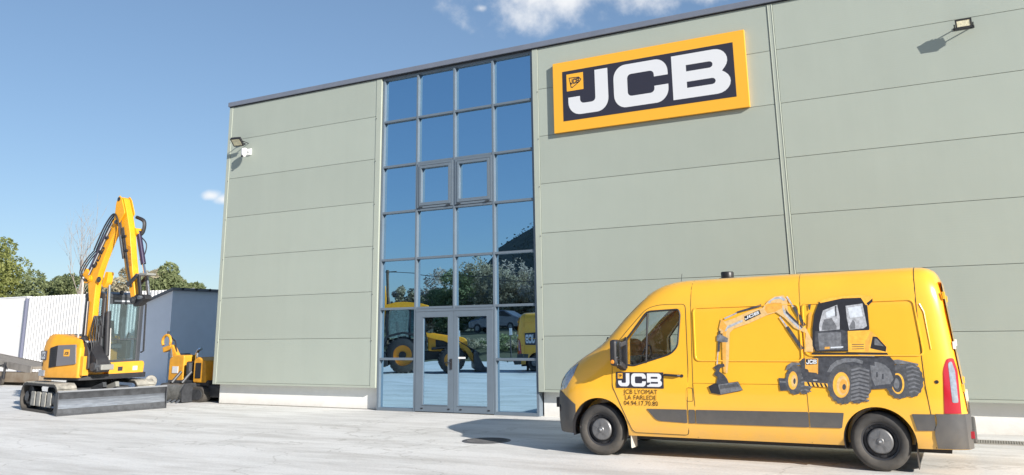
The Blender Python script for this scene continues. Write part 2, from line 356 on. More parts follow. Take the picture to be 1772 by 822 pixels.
GL, GR = 5.36, 9.60
# structural walls behind the cladding (front wall leaves the entrance bay open)
mb = MB(); mb.box(.03, GL - .03, .085, .20, .50, 7.98)
mb.build('wall', SAGE, bld)
mb = MB(); mb.box(GR + .03, BX - .03, .085, .20, .50, 7.98); mb.build('wall', SAGE, bld)
mb = MB(); mb.box(.0, .2, .203, BD, .50, 7.985); mb.build('wall', SAGE, bld)
mb = MB(); mb.box(BX - .2, BX, .203, BD, .50, 7.985); mb.build('wall', SAGE, bld)
mb = MB(); mb.box(.2, BX - .2, BD - .2, BD - .003, .0, 7.985); mb.build('wall', SAGE, bld)
mb = MB(); mb.box(.02, BX - .02, .21, BD - .02, 7.7, 7.92); mb.build('roof', SLATE, bld)
# cladding panels, one object each
SECT = [(.125, 5.185), (9.755, 14.865), (14.98, 20.9), (21.0, BX - .125)]
for sx, (xa, xb) in enumerate(SECT):
    for k in range(7):
        za, zb = ZJ[k] + (.0035 if k else .03), ZJ[k + 1] - .0035
        dy = rnd.uniform(0, .002)
        MB().box(xa, xb, dy, .08, za, zb).build('cladding_panel', SAGE, bld, bevel=.005)
# trims
def trim(x0, x1, y0=-.012, z0=.50, z1=7.99, ribs=()):
    mb = MB(); mb.box(x0, x1, y0, .084, z0, z1)
    for r in ribs: mb.box(r - .008, r + .008, y0 - .006, y0 + .002, z0 + .004, z1 - .004)
    mb.build('trim', SAGE_T, bld, bevel=.004)
trim(0, .12); trim(5.19, GL - .015, y0=-.010); trim(GR + .01, 9.75, y0=-.010); trim(14.87, 14.975, y0=-.006, ribs=(14.885, 14.96)); trim(20.905, 20.995, ribs=(20.92, 20.98)); trim(BX - .12, BX)
for (xa, xb) in SECT:
    MB().box(xa, xb, -.008, .083, ZJ[0] - .02, ZJ[0] + .026).build('drip_edge', SAGE_T, bld)
# joint screws on the jamb trims
for x in (9.735, 5.205, .105):
    for z in ZJ[1:7]:
        MB().lathe([(.011, 0), (.011, .006)], (x, -.019, z - .06), (0, 1, 0), 8).build('screw', STEEL, bld)
# coping
MB().box(-.03, BX + .03, -.055, .33, 8.01, 8.135).build('coping', SLATE, bld, bevel=.008)
MB().box(-.03, .33, .335, BD, 8.01, 8.13).build('coping', SLATE, bld, bevel=.008)
MB().box(0, BX, -.022, .30, 7.985, 8.008).build('coping_shadow_line', BLACK, bld)  # black strip that draws the shadow line under the coping
# plinth
for xa, xb in ((.045, GL - .02), (GR + .02, BX - .05)):
    MB().box(xa, xb, .205, .40, -.02, .56).build('plinth', PLIN, bld, bevel=.006)
MB().box(.045, .25, .42, BD, -.02, .49).build('plinth', PLIN, bld)
MB().box(.05, GL - .02, .193, .2045, .0, .012).build('plinth_foot', DARK, bld)
# entrance glazing ------------------------------------------------
XM = [5.39, 6.421, 7.483, 8.537, 9.57]; ZT = [.045, 1.151, 2.293, 3.437, 4.571, 5.707, 6.847, 7.955]
cw = MB(); cw.box(GL, GL + .06, .035, .20, 0, 7.985); cw.box(GR - .06, GR, .035, .20, 0, 7.985); cw.box(GL + .06, GR - .06, .037, .20, 7.93, 7.985)
cw.box(GL + .06, XM[1] - .03, .037, .20, .005, .07); cw.box(XM[3] + .03, GR - .06, .037, .20, .005, .07)
cwo = cw.build('curtain_wall', ALU, bld, bevel=.003)
for i in (1, 2, 3):
    z0 = 2.26 if i == 2 else .002
    MB().box(XM[i] - .026, XM[i] + .026, .03, .20, z0, 7.929).build('mullion', ALU, cwo, bevel=.003)
edges = [GL + .06, XM[1] - .026, XM[1] + .026, XM[2] - .026, XM[2] + .026, XM[3] - .026, XM[3] + .026, GR - .06]
for j in range(1, 7):
    for b in range(4):
        if j == 1 and b in (1, 2): continue
        MB().box(edges[2 * b] + .001, edges[2 * b + 1] - .001, .036, .195, ZT[j] - .026, ZT[j] + .026).build('transom', ALU, cwo, bevel=.003)
def pane(x0, x1, z0, z1, par, y=.115, tilt=True):
    # panes never sit perfectly plane: a hair of tilt makes each reflect a slightly different bit of sky
    a = rnd.uniform(-.0014, .0014) if tilt else 0; b = rnd.uniform(-.0014, .0014) if tilt else 0
    mb = MB(); xs = (x0, x1); zs = (z0, z1); vs = []
    for yy in (y, y + .02):
        for x, z in ((x0, z0), (x1, z0), (x1, z1), (x0, z1)):
            vs.append((x, yy + a * (x - x0) * 2 + b * (z - z0) * 2, z))
    mb.add(vs[:4], [(0, 1, 2, 3)])
    mb.add([vs[4], vs[5], vs[6], vs[7]], [(3, 2, 1, 0)])
    mb.add(vs, [(0, 4, 5, 1), (1, 5, 6, 2), (2, 6, 7, 3), (3, 7, 4, 0)])
    return mb.build('pane', FGLASS, par)
# single skin glass: front face reflective, thin body
for j in range(7):
    for b in range(4):
        if j in (0, 1) and b in (1, 2): continue
        if j == 4 and b in (1, 2): continue
        lo = .07 if j == 0 else ZT[j] + .024; hi = 7.93 if j == 6 else ZT[j + 1] - .024
        pane(edges[2 * b] - .004, edges[2 * b + 1] + .004, lo, hi, cwo)
# two opening windows
for b in (1, 2):
    x0, x1, z0, z1 = edges[2 * b] + .004, edges[2 * b + 1] - .004, ZT[4] + .03, ZT[5] - .03
    mb = MB()
    def ring(mb, x0, x1, z0, z1, w, y0, y1, wb=None):
        wb = wb or w
        mb.box(x0, x0 + w, y0, y1, z0, z1); mb.box(x1 - w, x1, y0, y1, z0, z1); mb.box(x0 + w, x1 - w, y0 + .001, y1, z1 - w, z1); mb.box(x0 + w, x1 - w, y0 + .001, y1, z0, z0 + wb)
    ring(mb, x0, x1, z0, z1, .05, .018, .16); ring(mb, x0 + .058, x1 - .058, z0 + .058, z1 - .058, .06, .006, .15, .075)
    w = mb.build('opening_window', ALU, bld, bevel=.003)
    pane(x0 + .115, x1 - .115, z0 + .13, z1 - .115, w, .09)
    for hx in (x0 + .05, x1 - .17): MB().box(hx, hx + .11, -.002, .015, z0 + .012, z0 + .03).build('vent_cover', BLACK, w)
# doors
MB().box(XM[1] + .027, XM[3] - .027, .02, .20, 2.205, 2.262).build('door_head', ALU, bld, bevel=.003)
for s in (0, 1):
    x0, x1 = (6.455, 7.480) if s == 0 else (7.486, 8.504)
    g0, g1 = (6.665, 7.33) if s == 0 else (7.60, 8.345)
    mb = MB(); mb.box(x0, g0, .022, .09, .02, 2.2); mb.box(g1, x1, .022, .09, .02, 2.2); mb.box(g0, g1, .023, .09, 2.09, 2.2); mb.box(g0, g1, .023, .09, .02, .155)
    mb.box(g0 - .012, g1 + .012, .012, .03, 2.075, 2.092); mb.box(g0 - .012, g1 + .012, .012, .03, .152, .168)
    dr = mb.build('door', ALU, bld, bevel=.003)
    dr['label'] = 'left glazed door leaf' if s == 0 else 'right glazed door leaf'
    pane(g0 - .003, g1 + .003, .153, 2.093, dr, .05)
    if s == 0:
        h = MB(); h.box(7.40, 7.45, .004, .021, .93, 1.16); h.tube([(7.425, .01, 1.08), (7.425, -.045, 1.08), (7.40, -.055, 1.08), (7.29, -.055, 1.075)], .012, 8); h.build('handle', BLACK, dr)
    else:
        MB().box(7.60, 7.78, .041, .047, 1.16, 1.20).build('notice_strip', WHITE, dr)
    for q in (.16, .86): MB().box(x0 + q * (x1 - x0), x0 + q * (x1 - x0) + .05, .012, .0215, .075, .10).build('drain_cap', BLACK, dr)
MB().box(GL, GR, -.03, .25, -.02, .0045).build('threshold', mat('threshold_stone', (.5, .49, .47), .7), bld)
# room behind the glass
mb = MB(); mb.box(GL - 2.5, GR + 4, .45, 7, .006, .02); mb.build('lobby_floor', INF, bld)
mb = MB(); mb.box(GL - 2.5, GR + 4, 7, 7.15, 0, 7.6); mb.build('lobby_wall', INW, bld)
mb = MB(); mb.box(GL - 2.65, GL - 2.5, .45, 7, 0, 7.6); mb.build('lobby_wall', INW, bld)
mb = MB(); mb.box(GR + 4, GR + 4.15, .45, 7, 0, 7.6); mb.build('lobby_wall', INW, bld)
mb = MB(); mb.box(GL - 2.5, GR + 4, .9, 7, 3.25, 3.5); mb.build('mezzanine_slab', INW, bld)
for cx in (5.9, 6.25):
    MB().box(cx, cx + .07, .75, .82, .02, 7.6).build('column', WHITE, bld)
st = empty('display_stand', (6.2, 1.6, .02)); tag(st, 'red display stand standing just inside the entrance glass', 'display stand')
REDP = mat('red_panel', (.62, .06, .05), .5)
MB().box(-.38, .38, -.2, .2, 0, .06).build('base', REDP, st, bevel=.01); MB().box(-.36, .36, -.03, .03, .06, 1.25).build('panel', REDP, st, bevel=.008); MB().box(-.38, .38, -.05, .05, 1.25, 1.33).build('header', REDP, st, bevel=.01)

# ---------------------------------------------------------------- fascia sign
sg = empty('fascia_sign', (10.165, 0, 5.94)); tag(sg, 'large yellow edged black sign with white JCB letters on the facade', 'sign')
W, H = 4.24, 1.59
MB().box(0, W, -.085, -.012, 0, H).build('sign_box', LOGO_YEL, sg, bevel=.004)
MB().box(.235, .235 + 3.77, -.089, -.08, .24, .24 + 1.125).build('face_panel', LOGO_BLACK, sg)
logo(sg, lambda u, v, l: (.235 + u, -.0895 - .002 * l, .24 + v))
for x in (.5, 2.1, 3.7): MB().box(x, x + .06, -.02, .0, .1, H - .1).build('bracket', STEEL, sg)

# ---------------------------------------------------------------- floodlights, camera
LEDM = mat('led_lens', (.75, .70, .50), .25, var=.25, vscale=40)
def flood(name, x, z, label, tilt, yaw=0, w=.25, h=.155, reach=.22):
    e = empty(name, (x, 0, z), yaw); tag(e, label, 'floodlight', 'wall floodlights')
    T = Matrix.Translation((0, -reach, 0)) @ Matrix.Rotation(tilt, 4, 'X')
    def tb(mb): mb.v = [tuple(T @ Vector(v)) for v in mb.v]; return mb
    tb(MB().box(-w / 2, w / 2, -.03, .03, -h / 2, h / 2)).build('housing', BLACK, e, bevel=.006)
    fr = MB(); fr.box(-w / 2 - .004, w / 2 + .004, -.044, -.029, h / 2 - .022, h / 2 + .004); fr.box(-w / 2 - .004, w / 2 + .004, -.044, -.029, -h / 2 - .004, -h / 2 + .022)
    fr.box(-w / 2 - .004, -w / 2 + .022, -.0435, -.029, -h / 2 + .022, h / 2 - .022); fr.box(w / 2 - .022, w / 2 + .004, -.0435, -.029, -h / 2 + .022, h / 2 - .022)
    tb(fr).build('bezel', BLACK, e)
    tb(MB().box(-w / 2 + .02, w / 2 - .02, -.038, -.03, -h / 2 + .02, h / 2 - .02)).build('lens', LEDM, e)
    a = MB(); a.tube([(-w / 2 - .02, 0, -.01), (-w / 2 - .02, -reach, 0)], .011, 6); a.tube([(w / 2 + .02, 0, -.01), (w / 2 + .02, -reach, 0)], .011, 6); a.box(-w / 2 - .04, w / 2 + .04, -.012, 0, -.035, .015)
    a.build('bracket', BLACK, e)
    for k in range(4): tb(MB().box(-w / 2 + .03 + k * .055, -w / 2 + .045 + k * .055, .03, .05, -h / 2 + .01, h / 2 - .01)).build('cooling_fin', BLACK, e)
flood('floodlight', 18.21, 6.86, 'small black floodlight high on the cladding right of the sign', R(8))
flood('floodlight', .62, 6.88, 'pale tilted floodlight near the left corner above the security camera', R(50), R(12), .30, .26, .30)
sc_ = empty('security_camera', (.86, 0, 6.55)); tag(sc_, 'white dome security camera below the floodlight at left corner', 'security camera')
MB().box(-.07, .07, -.03, 0, -.02, .16).build('wall_plate', WHITE, sc_, bevel=.006)
MB().tube([(0, -.02, .10), (0, -.17, .10)], .032, 10).build('arm', WHITE, sc_)
MB().lathe([(.05, .14), (.078, .12), (.08, -.02), (.075, -.03)], (0, -.20, 0), (0, 0, 1), 20).build('body', WHITE, sc_, smooth=40)
MB().lathe([(.001, -.115), (.035, -.105), (.06, -.075), (.068, -.04), (.068, -.03)], (0, -.20, 0), (0, 0, 1), 20).build('ball', WHITE, sc_, smooth=60)
MB().lathe([(.03, 0), (.03, .02)], (0, -.255, -.085), (0, -1, -.6), 12).build('lens', BLACK, sc_)

# ---------------------------------------------------------------- drain grating and manhole at the foot of the facade
GRM = mat('galvanised_grating', (.36, .34, .30), .6, .2, var=.2)
dg_ = empty('drain_channel', (12, -1.0, 0)); tag(dg_, 'slotted drain channel grating along the foot of the facade', 'drain')
MB().box(4.6, 15, -.19, .19, -.01, .006).build('channel', mat('drain_dark', (.10, .09, .08), .9), dg_)
fr = MB(); fr.box(4.6, 15, -.215, -.19, -.01, .014); fr.box(4.6, 15, .19, .215, -.01, .014); fr.build('frame', GRM, dg_)
g = MB(); x = 4.62
while x < 9.2: g.box(x, x + .016, -.189, .189, .0, .0125); x += .034
for y in (-.1, 0, .1): g.box(4.6, 9.2, y - .006, y + .006, .0, .0115)
go = g.build('grating', GRM, dg_); go['kind'] = 'stuff'
mh = empty('manhole_cover', (10.55, -3.72, 0)); tag(mh, 'round cast iron manhole cover lying in the van shadow', 'manhole cover')
CAST = mat('cast_iron', (.10, .10, .105), .7, var=.3)
MB().lathe([(.40, .0), (.40, .005), (.36, .008)], (0, 0, 0), (0, 0, 1), 32).build('ring', CAST, mh)
g = MB()
for i in range(-6, 7):
    hw = math.sqrt(max(0, .33 ** 2 - (i * .05) ** 2)); g.box(i * .05 - .012, i * .05 + .012, -hw, hw, .007, .013)
g.build('cover_ribs', CAST, mh)

# ================================================================ van (x to the rear from the front axle, y away from the near side, z up)
VW = 2.07
S_TAB = [(.25, .075), (.36, .03), (.48, .006), (.70, 0), (1.0, 0), (1.03, .006), (2.05, .066), (2.5, .10)]
PLAN = [(-.852, .98), (-.848, .86), (-.84, .70), (-.82, .52), (-.78, .37), (-.72, .25), (-.64, .15), (-.55, .075), (-.42, .028), (-.25, .006), (-.1, 0), (4.2, 0), (4.36, .012), (4.48, .034), (4.56, .065), (4.61, .10), (4.645, .15), (4.66, .20)]
ZTOP = [(-.852, .80), (-.848, .86), (-.83, .95), (-.79, 1.04), (-.72, 1.11), (-.58, 1.21), (-.43, 1.31), (-.28, 1.405), (-.13, 1.49), (.02, 1.59), (.2, 1.775), (.38, 1.965), (.54, 2.115), (.70, 2.25), (.82, 2.325), (.95, 2.38), (1.12, 2.42), (1.3, 2.437), (2.0, 2.452), (2.85, 2.468), (4.25, 2.487), (4.44, 2.48), (4.53, 2.455), (4.59, 2.425), (4.63, 2.375), (4.66, 2.29)]
CORN = [(-.40, 0), (-.27, .018), (-.17, .05), (-.095, .105), (-.045, .19), (-.018, .32), (-.006, .55)]
CINV = [(dz, dy) for dz, dy in CORN]
def van_y(x, z): return lerp(S_TAB, z) + lerp(PLAN, x) + (lerp(CINV, z - lerp(ZTOP, x)) if z - lerp(ZTOP, x) > -.4 else 0)
def lean(x, z): return x + (max(0, (x - 4.2)) / .46) * (-(z - 1.0) * .075 if z > .7 else .0225)
def van_loft(off=0.0):
    xs = [-.852, -.848, -.84, -.82, -.78, -.72, -.64, -.55, -.48, -.42, -.35, -.28, -.2, -.1, 0, .1, .2, .3, .38, .46, .54, .62, .70, .76, .82, .88, .95, 1.03, 1.12, 1.2, 1.3]
    x = 1.4
    while x < 4.19: xs.append(round(x, 3)); x += .14
    xs += [4.2, 4.28, 4.36, 4.42, 4.48, 4.52, 4.56, 4.59, 4.61, 4.63, 4.645, 4.66]
    FR = [0, .04, .09, .165, .235, .32, .41, .427, .52, .64, .76, .88, 1.0]
    rings = []
    for x in xs:
        zt = lerp(ZTOP, x) + off; zb = .29 - off; zs = zt - .40; pl = lerp(PLAN, x); half = []
        for f in FR:
            z = zb + (zs - zb) * f; half.append((min(lerp(S_TAB, z) + pl, 1.02) - off, z))
        for dz, dy in CORN[1:]:
            z = zt + dz; half.append((min(lerp(S_TAB, z) + pl + dy, 1.025) - off * (1 - dy), z))
        xo = x + (off if x > 4.6 else (-off if x < -.6 else 0))
        ring = [(lean(xo, z), y, z) for y, z in half] + [(lean(xo, zt), VW / 2, zt)] + [(lean(xo, z), VW - y, z) for y, z in reversed(half)]
        rings.append(ring)
    n = len(rings[0]); vs = [p for r in rings for p in r]; fs = []
    for i in range(len(rings) - 1):
        for k in range(n): fs.append((i * n + k, i * n + (k + 1) % n, (i + 1) * n + (k + 1) % n, (i + 1) * n + k))
    fs += [tuple(range(n)), tuple(range(len(rings) * n - 1, (len(rings) - 1) * n - 1, -1))]
    return solid(MB().add(vs, fs))
def pr(poly, y0, y1): return solid(MB().prism(poly, 'y', y0, y1))
def cyl_y(x, z, r, y0, y1, n=48): return solid(MB().lathe([(r, 0), (r, y1 - y0)], (x, y0, z), (0, 1, 0), n))
def mir(poly_y): return None
WIN = rounded([(.45, 1.25, .02), (.455, 1.60, .03), (.77, 1.985, .06), (1.235, 2.005, .05), (1.255, 1.94, .05), (1.20, 1.50, .06), (1.10, 1.40, .06), (.56, 1.24, .03)], .04)
DOOR = rounded([(.225, .95, .03), (.225, 1.46, .03), (.46, 1.72, .05), (.76, 2.03, .10), (.95, 2.075, .08), (1.335, 2.075, .06), (1.335, 1.2, .0), (1.30, .73, .03), (1.29, .33, .05), (.50, .335, .06), (.42, .52, .05), (.33, .72, .05)], .03)
ARF, ARR = (0, .365, .425), (3.682, .345, .418)
van = empty('delivery_van', (12.9317, -4.5771, 0), .02098)
tag(van, 'yellow delivery van with excavator picture on its side in front of the facade', 'van')
body = van_loft()
cuts = []
for (cx, cz, cr) in (ARF, ARR):
    for y0, y1 in ((-.2, .42), (VW - .42, VW + .2)): cuts.append(('DIFFERENCE', cyl_y(cx, cz, cr, y0, y1)))
CAV = [(.16, .5), (.16, 1.22), (.02, 1.30), (.02, 1.50), (.42, 1.87), (.68, 2.08), (1.37, 2.10), (1.37, .5)]
cuts.append(('DIFFERENCE', pr(CAV, .15, VW - .15)))
cuts.append(('DIFFERENCE', pr(WIN, -.3, VW + .3)))
cuts.append(('DIFFERENCE', solid(MB().box(.03, .72, .20, VW - .20, 1.44, 2.6))))
bm_ = mesh_bool(body, cuts)
link('body', bm_, PAINT, van, smooth=32)
# arch linings
for (cx, cz, cr) in (ARF, ARR):
    for y0, y1 in ((.022, .425), (VW - .425, VW - .022)):
        mb = MB(); n = 28
        vs = [(cx + (cr - .006) * math.cos(R(-14 + 208 * i / n)), y, cz + (cr - .006) * math.sin(R(-14 + 208 * i / n))) for y in (y0, y1) for i in range(n + 1)]
        mb.add(vs, [(i, i + 1, i + n + 2, i + n + 1) for i in range(n)]); mb.build('arch_liner', BLACK, van, smooth=40)
big = lambda off, poly, y0, y1: mesh_bool(van_loft(off), [('INTERSECT', pr(poly, y0, y1))])
NEAR = (-.3, .16); FAR = (VW - .16, VW + .3)
# doors with panes
for side, (y0, y1) in enumerate((NEAR, FAR)):
    me = mesh_bool(van_loft(.003), [('INTERSECT', pr(DOOR, y0, y1)), ('DIFFERENCE', pr(WIN, y0 - .2, y1 + .2))] + [('DIFFERENCE', cyl_y(*ARF, -.2, .42) if side == 0 else cyl_y(*ARF, VW - .42, VW + .2))])
    dr = link('cab_door', me, PAINT, van, smooth=32)
    sgn = 1 if side == 0 else -1; yy = lambda x, z, o=0: (van_y(x, z) - o) if side == 0 else (VW - van_y(x, z) + o)
    mb = MB(); mb.add([(x, yy(x, z, -.02), z) for x, z in WIN], [tuple(range(len(WIN)))]); mb.build('window_pane', VGLASS, dr, fix=False)
    mb = MB(); mb.tube([(x, yy(x, z, .004), z) for x, z in WIN] + [(WIN[0][0], yy(*WIN[0], .004), WIN[0][1])], .013, 6); mb.build('window_seal', BLACK, dr)
    mb = MB(); mb.tube([(.735, yy(.73, 1.3, 0), 1.275), (.775, yy(.78, 1.98, 0), 1.985)], .014, 6); mb.build('quarter_pillar', BLACK, dr)
    mb = MB(); mb.tube([(x, yy(x, z, .002), z) for x, z in DOOR] + [(DOOR[0][0], yy(*DOOR[0], .002), DOOR[0][1])], .0045, 5); mb.build('door_gap', BLACK, dr)
    h = MB(); h.tube([(1.0, yy(1.0, 1.115, .004), 1.118), (1.03, yy(1, 1.1, .03), 1.118), (1.19, yy(1.2, 1.1, .03), 1.108), (1.215, yy(1.2, 1.1, .004), 1.107)], .016, 8)
    h.lathe([(.022, 0), (.022, .012)], (1.245, yy(1.24, 1.1, .010), 1.106), (0, 1, 0), 12); h.build('handle', BLACK, dr)
# windscreen
mb = MB(); N_ = 8; xs = [.0 + i * (.74 - .0) / N_ for i in range(N_ + 1)]
WS = [(dy, dz) for dz, dy in CORN] + [(1.1, 0)]
vs = [(x, y, lerp(ZTOP, x) + .003 + lerp(WS, min(y, VW - y) - .055)) for x in xs for y in (.17, .40, VW / 2, VW - .40, VW - .17)]
mb.add(vs, [(i * 5 + k, i * 5 + k + 1, i * 5 + k + 6, i * 5 + k + 5) for i in range(N_) for k in range(4)]); mb.build('windscreen', VGLASS, van, smooth=60)
MB().tube([(.05, .6, lerp(ZTOP, .05) + .02), (.13, .95, lerp(ZTOP, .13) + .03), (.16, 1.35, lerp(ZTOP, .16) + .03)], .009, 6).build('wiper', BLACK, van)
MB().tube([(-.02, .45, lerp(ZTOP, -.02) + .0), (.045, .35, lerp(ZTOP, .04) + .012)], .014, 6).build('wiper', BLACK, van)
# bumpers
FB = [(-.95, .86), (-.66, .86), (-.58, .83), (-.37, .69), (-.37, .26), (-.95, .26)]
me = mesh_bool(van_loft(.006), [('INTERSECT', pr(FB, -.3, VW + .3))] + [('DIFFERENCE', cyl_y(0, .365, .425, a, b)) for a, b in ((-.2, .42), (VW - .42, VW + .2))])
fb = link('front_bumper', me, DARK, van, smooth=32)
lowr = MB(); lowr.box(-.80, -.62, .30, VW - .30, .62, .76); lowr.build('grille', BLACK, fb)
for y in (.20, VW - .20):
    MB().lathe([(.055, 0), (.05, .01)], (-.70, y + (.02 if y < 1 else -.02), .62), (-1, -.55 if y < 1 else .55, 0), 14).build('fog_lamp_recess', BLACK, fb)
RBP = rounded([(4.335, .70, .0), (4.345, .60, .05), (4.30, .50, .05), (4.315, .30, .0), (5, .30), (5, .70)], .0)
me = mesh_bool(van_loft(.018), [('INTERSECT', pr(RBP, -.3, VW + .3))])
rb = link('rear_bumper', me, DARK, van, smooth=32)
MB().box(4.66, 4.745, .22, VW - .22, .36, .52).build('step', DARK, rb, bevel=.02)
for y in (.17, VW - .17): MB().box(4.66, 4.722, y - .03, y + .03, .42, .50).build('reflector', RED, rb, bevel=.004)
# headlights
HL = rounded([(-.70, .87, .03), (-.62, 1.10, .08), (-.345, 1.27, .03), (-.40, 1.10, .05), (-.545, .90, .03)], .03)
for y0, y1 in ((-.3, .55), (VW - .55, VW + .3)):
    hd = link('headlight', big(.005, HL, y0, y1), CLEAR, van, smooth=40)
# tail lights
TLP = rounded([(4.43, .705, .01), (4.475, 1.22, .05), (4.53, 1.345, .04), (4.60, 1.345, .02), (4.628, 1.2, .03), (4.612, .705)], .0)
TLC = rounded([(4.53, .83, .02), (4.535, 1.29, .03), (4.575, 1.31, .02), (4.60, 1.2, .02), (4.595, .83, .02)], .02)
for y0, y1 in ((-.3, .22), (VW - .22, VW + .3)):
    tl = link('tail_light', big(.007, TLP, y0, y1), RED, van, smooth=40)
    link('lens', big(.010, TLC, y0, min(y1, 9)), CLEAR, tl, smooth=40)
# rear doors, hinges, plate
for y0, y1 in ((.17, 1.03), (1.04, VW - .17)):
    mb = MB(); vs = []
    for z in (.72, 1.0, 1.25, 1.9, 2.28): vs += [(lean(4.662, z) + .004, y0 + (.06 if z > 2 and y0 < .5 else 0), z), (lean(4.662, z) + .004, y1 - (.06 if z > 2 and y0 > .5 else 0), z)]
    mb.add(vs, [(2 * i, 2 * i + 1, 2 * i + 3, 2 * i + 2) for i in range(4)]); rd = mb.build('rear_door', PAINT, van)
    mb = MB(); mb.add([(lean(4.662, z) + .008, y, z) for y, z in ((y0 + .12, 1.38), (y1 - .12, 1.38), (y1 - .12, 1.98), (y0 + .12, 1.98))], [(0, 1, 2, 3)]); mb.build('window_pane', VGLASS, rd)
    yh = y0 if y0 < .5 else y1
    for z in (.95, 1.45, 2.05): MB().box(lean(4.66, z) - .02, lean(4.66, z) + .016, yh - .018, yh + .018, z, z + .09).build('hinge', PAINT if z != 1.45 else WHITE, rd, bevel=.006)
MB().box(4.675, 4.70, .80, 1.27, .80, .91).build('number_plate', WHITE, van)
# mouldings
def mould(poly): link('side_moulding', big(.012, rounded(poly, .01), *NEAR), DARK, van, smooth=32)
mould([(.72, .66, .01), (1.29, .665, .01), (1.285, .49, .01), (.86, .505, .06)])
mould([(1.315, .665), (1.40, .665), (1.395, .49), (1.31, .49)])
mould([(1.415, .665), (2.872, .68), (2.868, .495), (1.41, .49)])
mould([(2.888, .68), (3.30, .682), (3.262, .50), (2.885, .495)])
mould([(4.075, .692), (4.322, .695), (4.318, .508), (4.115, .502)])
# swage lines, panel gaps
def line(name, pts, r, m, lift=.001, close=False):
    pp = [(x, van_y(x, z) - lift, z) for x, z in pts]
    if close: pp.append(pp[0])
    MB().tube(pp, r, 5).build(name, m, van, smooth=60)
GAP = [(1.41, .30), (1.405, .73), (1.395, 1.0), (1.395, 1.03), (1.40, 1.5), (1.41, 2.05), (1.415, 2.18), (1.415, 2.28), (1.415, 2.35), (1.415, 2.40), (1.415, 2.425)]
line('panel_gap', GAP, .0032, BLACK); line('panel_gap', [(2.88, z) for z in (.30, .7, 1.0, 1.03, 1.5, 2.05, 2.20, 2.30, 2.375, 2.425, 2.455)], .0028, BLACK)
line('panel_gap', [(4.30, .30), (4.285, .7), (4.262, 1.0), (4.26, 1.03), (4.255, 1.5), (4.265, 2.05), (4.27, 2.2), (4.27, 2.31), (4.272, 2.39), (4.275, 2.44), (4.275, 2.47)], .0042, BLACK)
line('panel_gap', [(1.40, 1.012), (2.0, 1.012), (2.88, 1.014), (4.2, 1.02)], .0026, mat('crease_shade', (.25, .13, .01), .6))  # seam run along the side crease, the crease's shade painted in as dark colour
for rec in ([(1.445, 1.31), (1.445, 2.02), (2.855, 2.035), (2.855, 1.31)], [(2.905, 1.38), (2.905, 2.035), (4.235, 2.055), (4.285, 1.38)]):
    rr = rounded(rec, .07, 5); line('panel_swage', rr, .012, PAINT, .003, True)
line('panel_swage', [(4.30, 2.0), (4.34, 1.9), (4.37, 1.45)], .008, PAINT, .002)
# fuel flap, rubbing plug
line('fuel_flap_gap', rounded([(1.285, .775), (1.385, .775), (1.385, .95), (1.30, .95, .03)], .02), .003, BLACK, .001, True)
MB().lathe([(.022, 0), (.018, .02)], (4.39, van_y(4.39, 1.07) - .012, 1.07), (0, 1, 0), 14).build('rubbing_plug', BLACK, van)
# wheels
RIM = mat('steel_rim', (.05, .05, .055), .5, .4); CAP = mat('hub_cap', (.20, .20, .205), .45, .5, var=.15, vscale=20)
def wheel(cx, yo, sgn, rad=.345):
    ax = (0, sgn, 0); c = (cx, yo, .352)                       # yo: outer face, sgn: direction into the van
    ty = MB().lathe([(.222, .03), (.230, .010), (.236, .008), (.243, .002), (.29, -.006), (.318, .004), (.322, .010), (.335, .016), (.347, .040), (.352, .075), (.346, .080), (.346, .090), (.352, .095), (.352, .145), (.346, .150), (.346, .160), (.352, .165), (.345, .20), (.32, .225), (.22, .22)], c, ax, 48, False)
    root = empty('wheel', (0, 0, 0)); root.parent = van
    tyre = ty.build('tyre', RUBBER, root, smooth=50)
    MB().lathe([(.224, .028), (.205, .034), (.195, .075), (.165, .075), (.15, .045), (.05, .03), (.001, .03)], c, ax, 40, False).build('rim', RIM, root, smooth=35)
    cp = MB().lathe([(.150, .042), (.148, .026), (.135, .012), (.10, .006), (.045, .004), (.035, -.006), (.001, -.007)], c, ax, 36, False)
    for k in range(5):
        a = R(72 * k + 18); 
        for da in (-.12, .12):
            cp.bar((cx + .055 * math.cos(a + da), yo + sgn * .005, .352 + .055 * math.sin(a + da)), (cx + .125 * math.cos(a + da), yo + sgn * .012, .352 + .125 * math.sin(a + da)), .010, .012, ax)
    cp.build('hub_cap', CAP, root, smooth=35)
    hs = MB()
    for k in range(12):
        a = R(30 * k); hs.lathe([(.016, 0), (.016, .008)], (cx + .178 * math.cos(a), yo + sgn * .066, .352 + .178 * math.sin(a)), ax, 8)
    hs.build('rim_slots', BLACK, root)
    hb = MB().lathe([(.018, -.012), (.014, -.016), (.001, -.016)], c, ax, 14, False); hb.build('hub_badge', CHROME, root)
for cx in (0, 3.682):
    wheel(cx, .055, 1); wheel(cx, VW - .055, -1)
# mudflaps
FLAP = mat('pale_mudflap', (.55, .53, .48), .8, var=.15)
MB().prism(rounded([(.06, .12), (.06, .50), (.30, .50), (.30, .12)], .03), 'x', .445, .452).build('mudflap', FLAP, van).location.x = .0
MB().prism(rounded([(.10, .035, .07), (.10, .34), (.42, .34), (.42, .035, .07)], .03), 'x', 4.075, 4.083).build('mudflap', RUBBER, van)
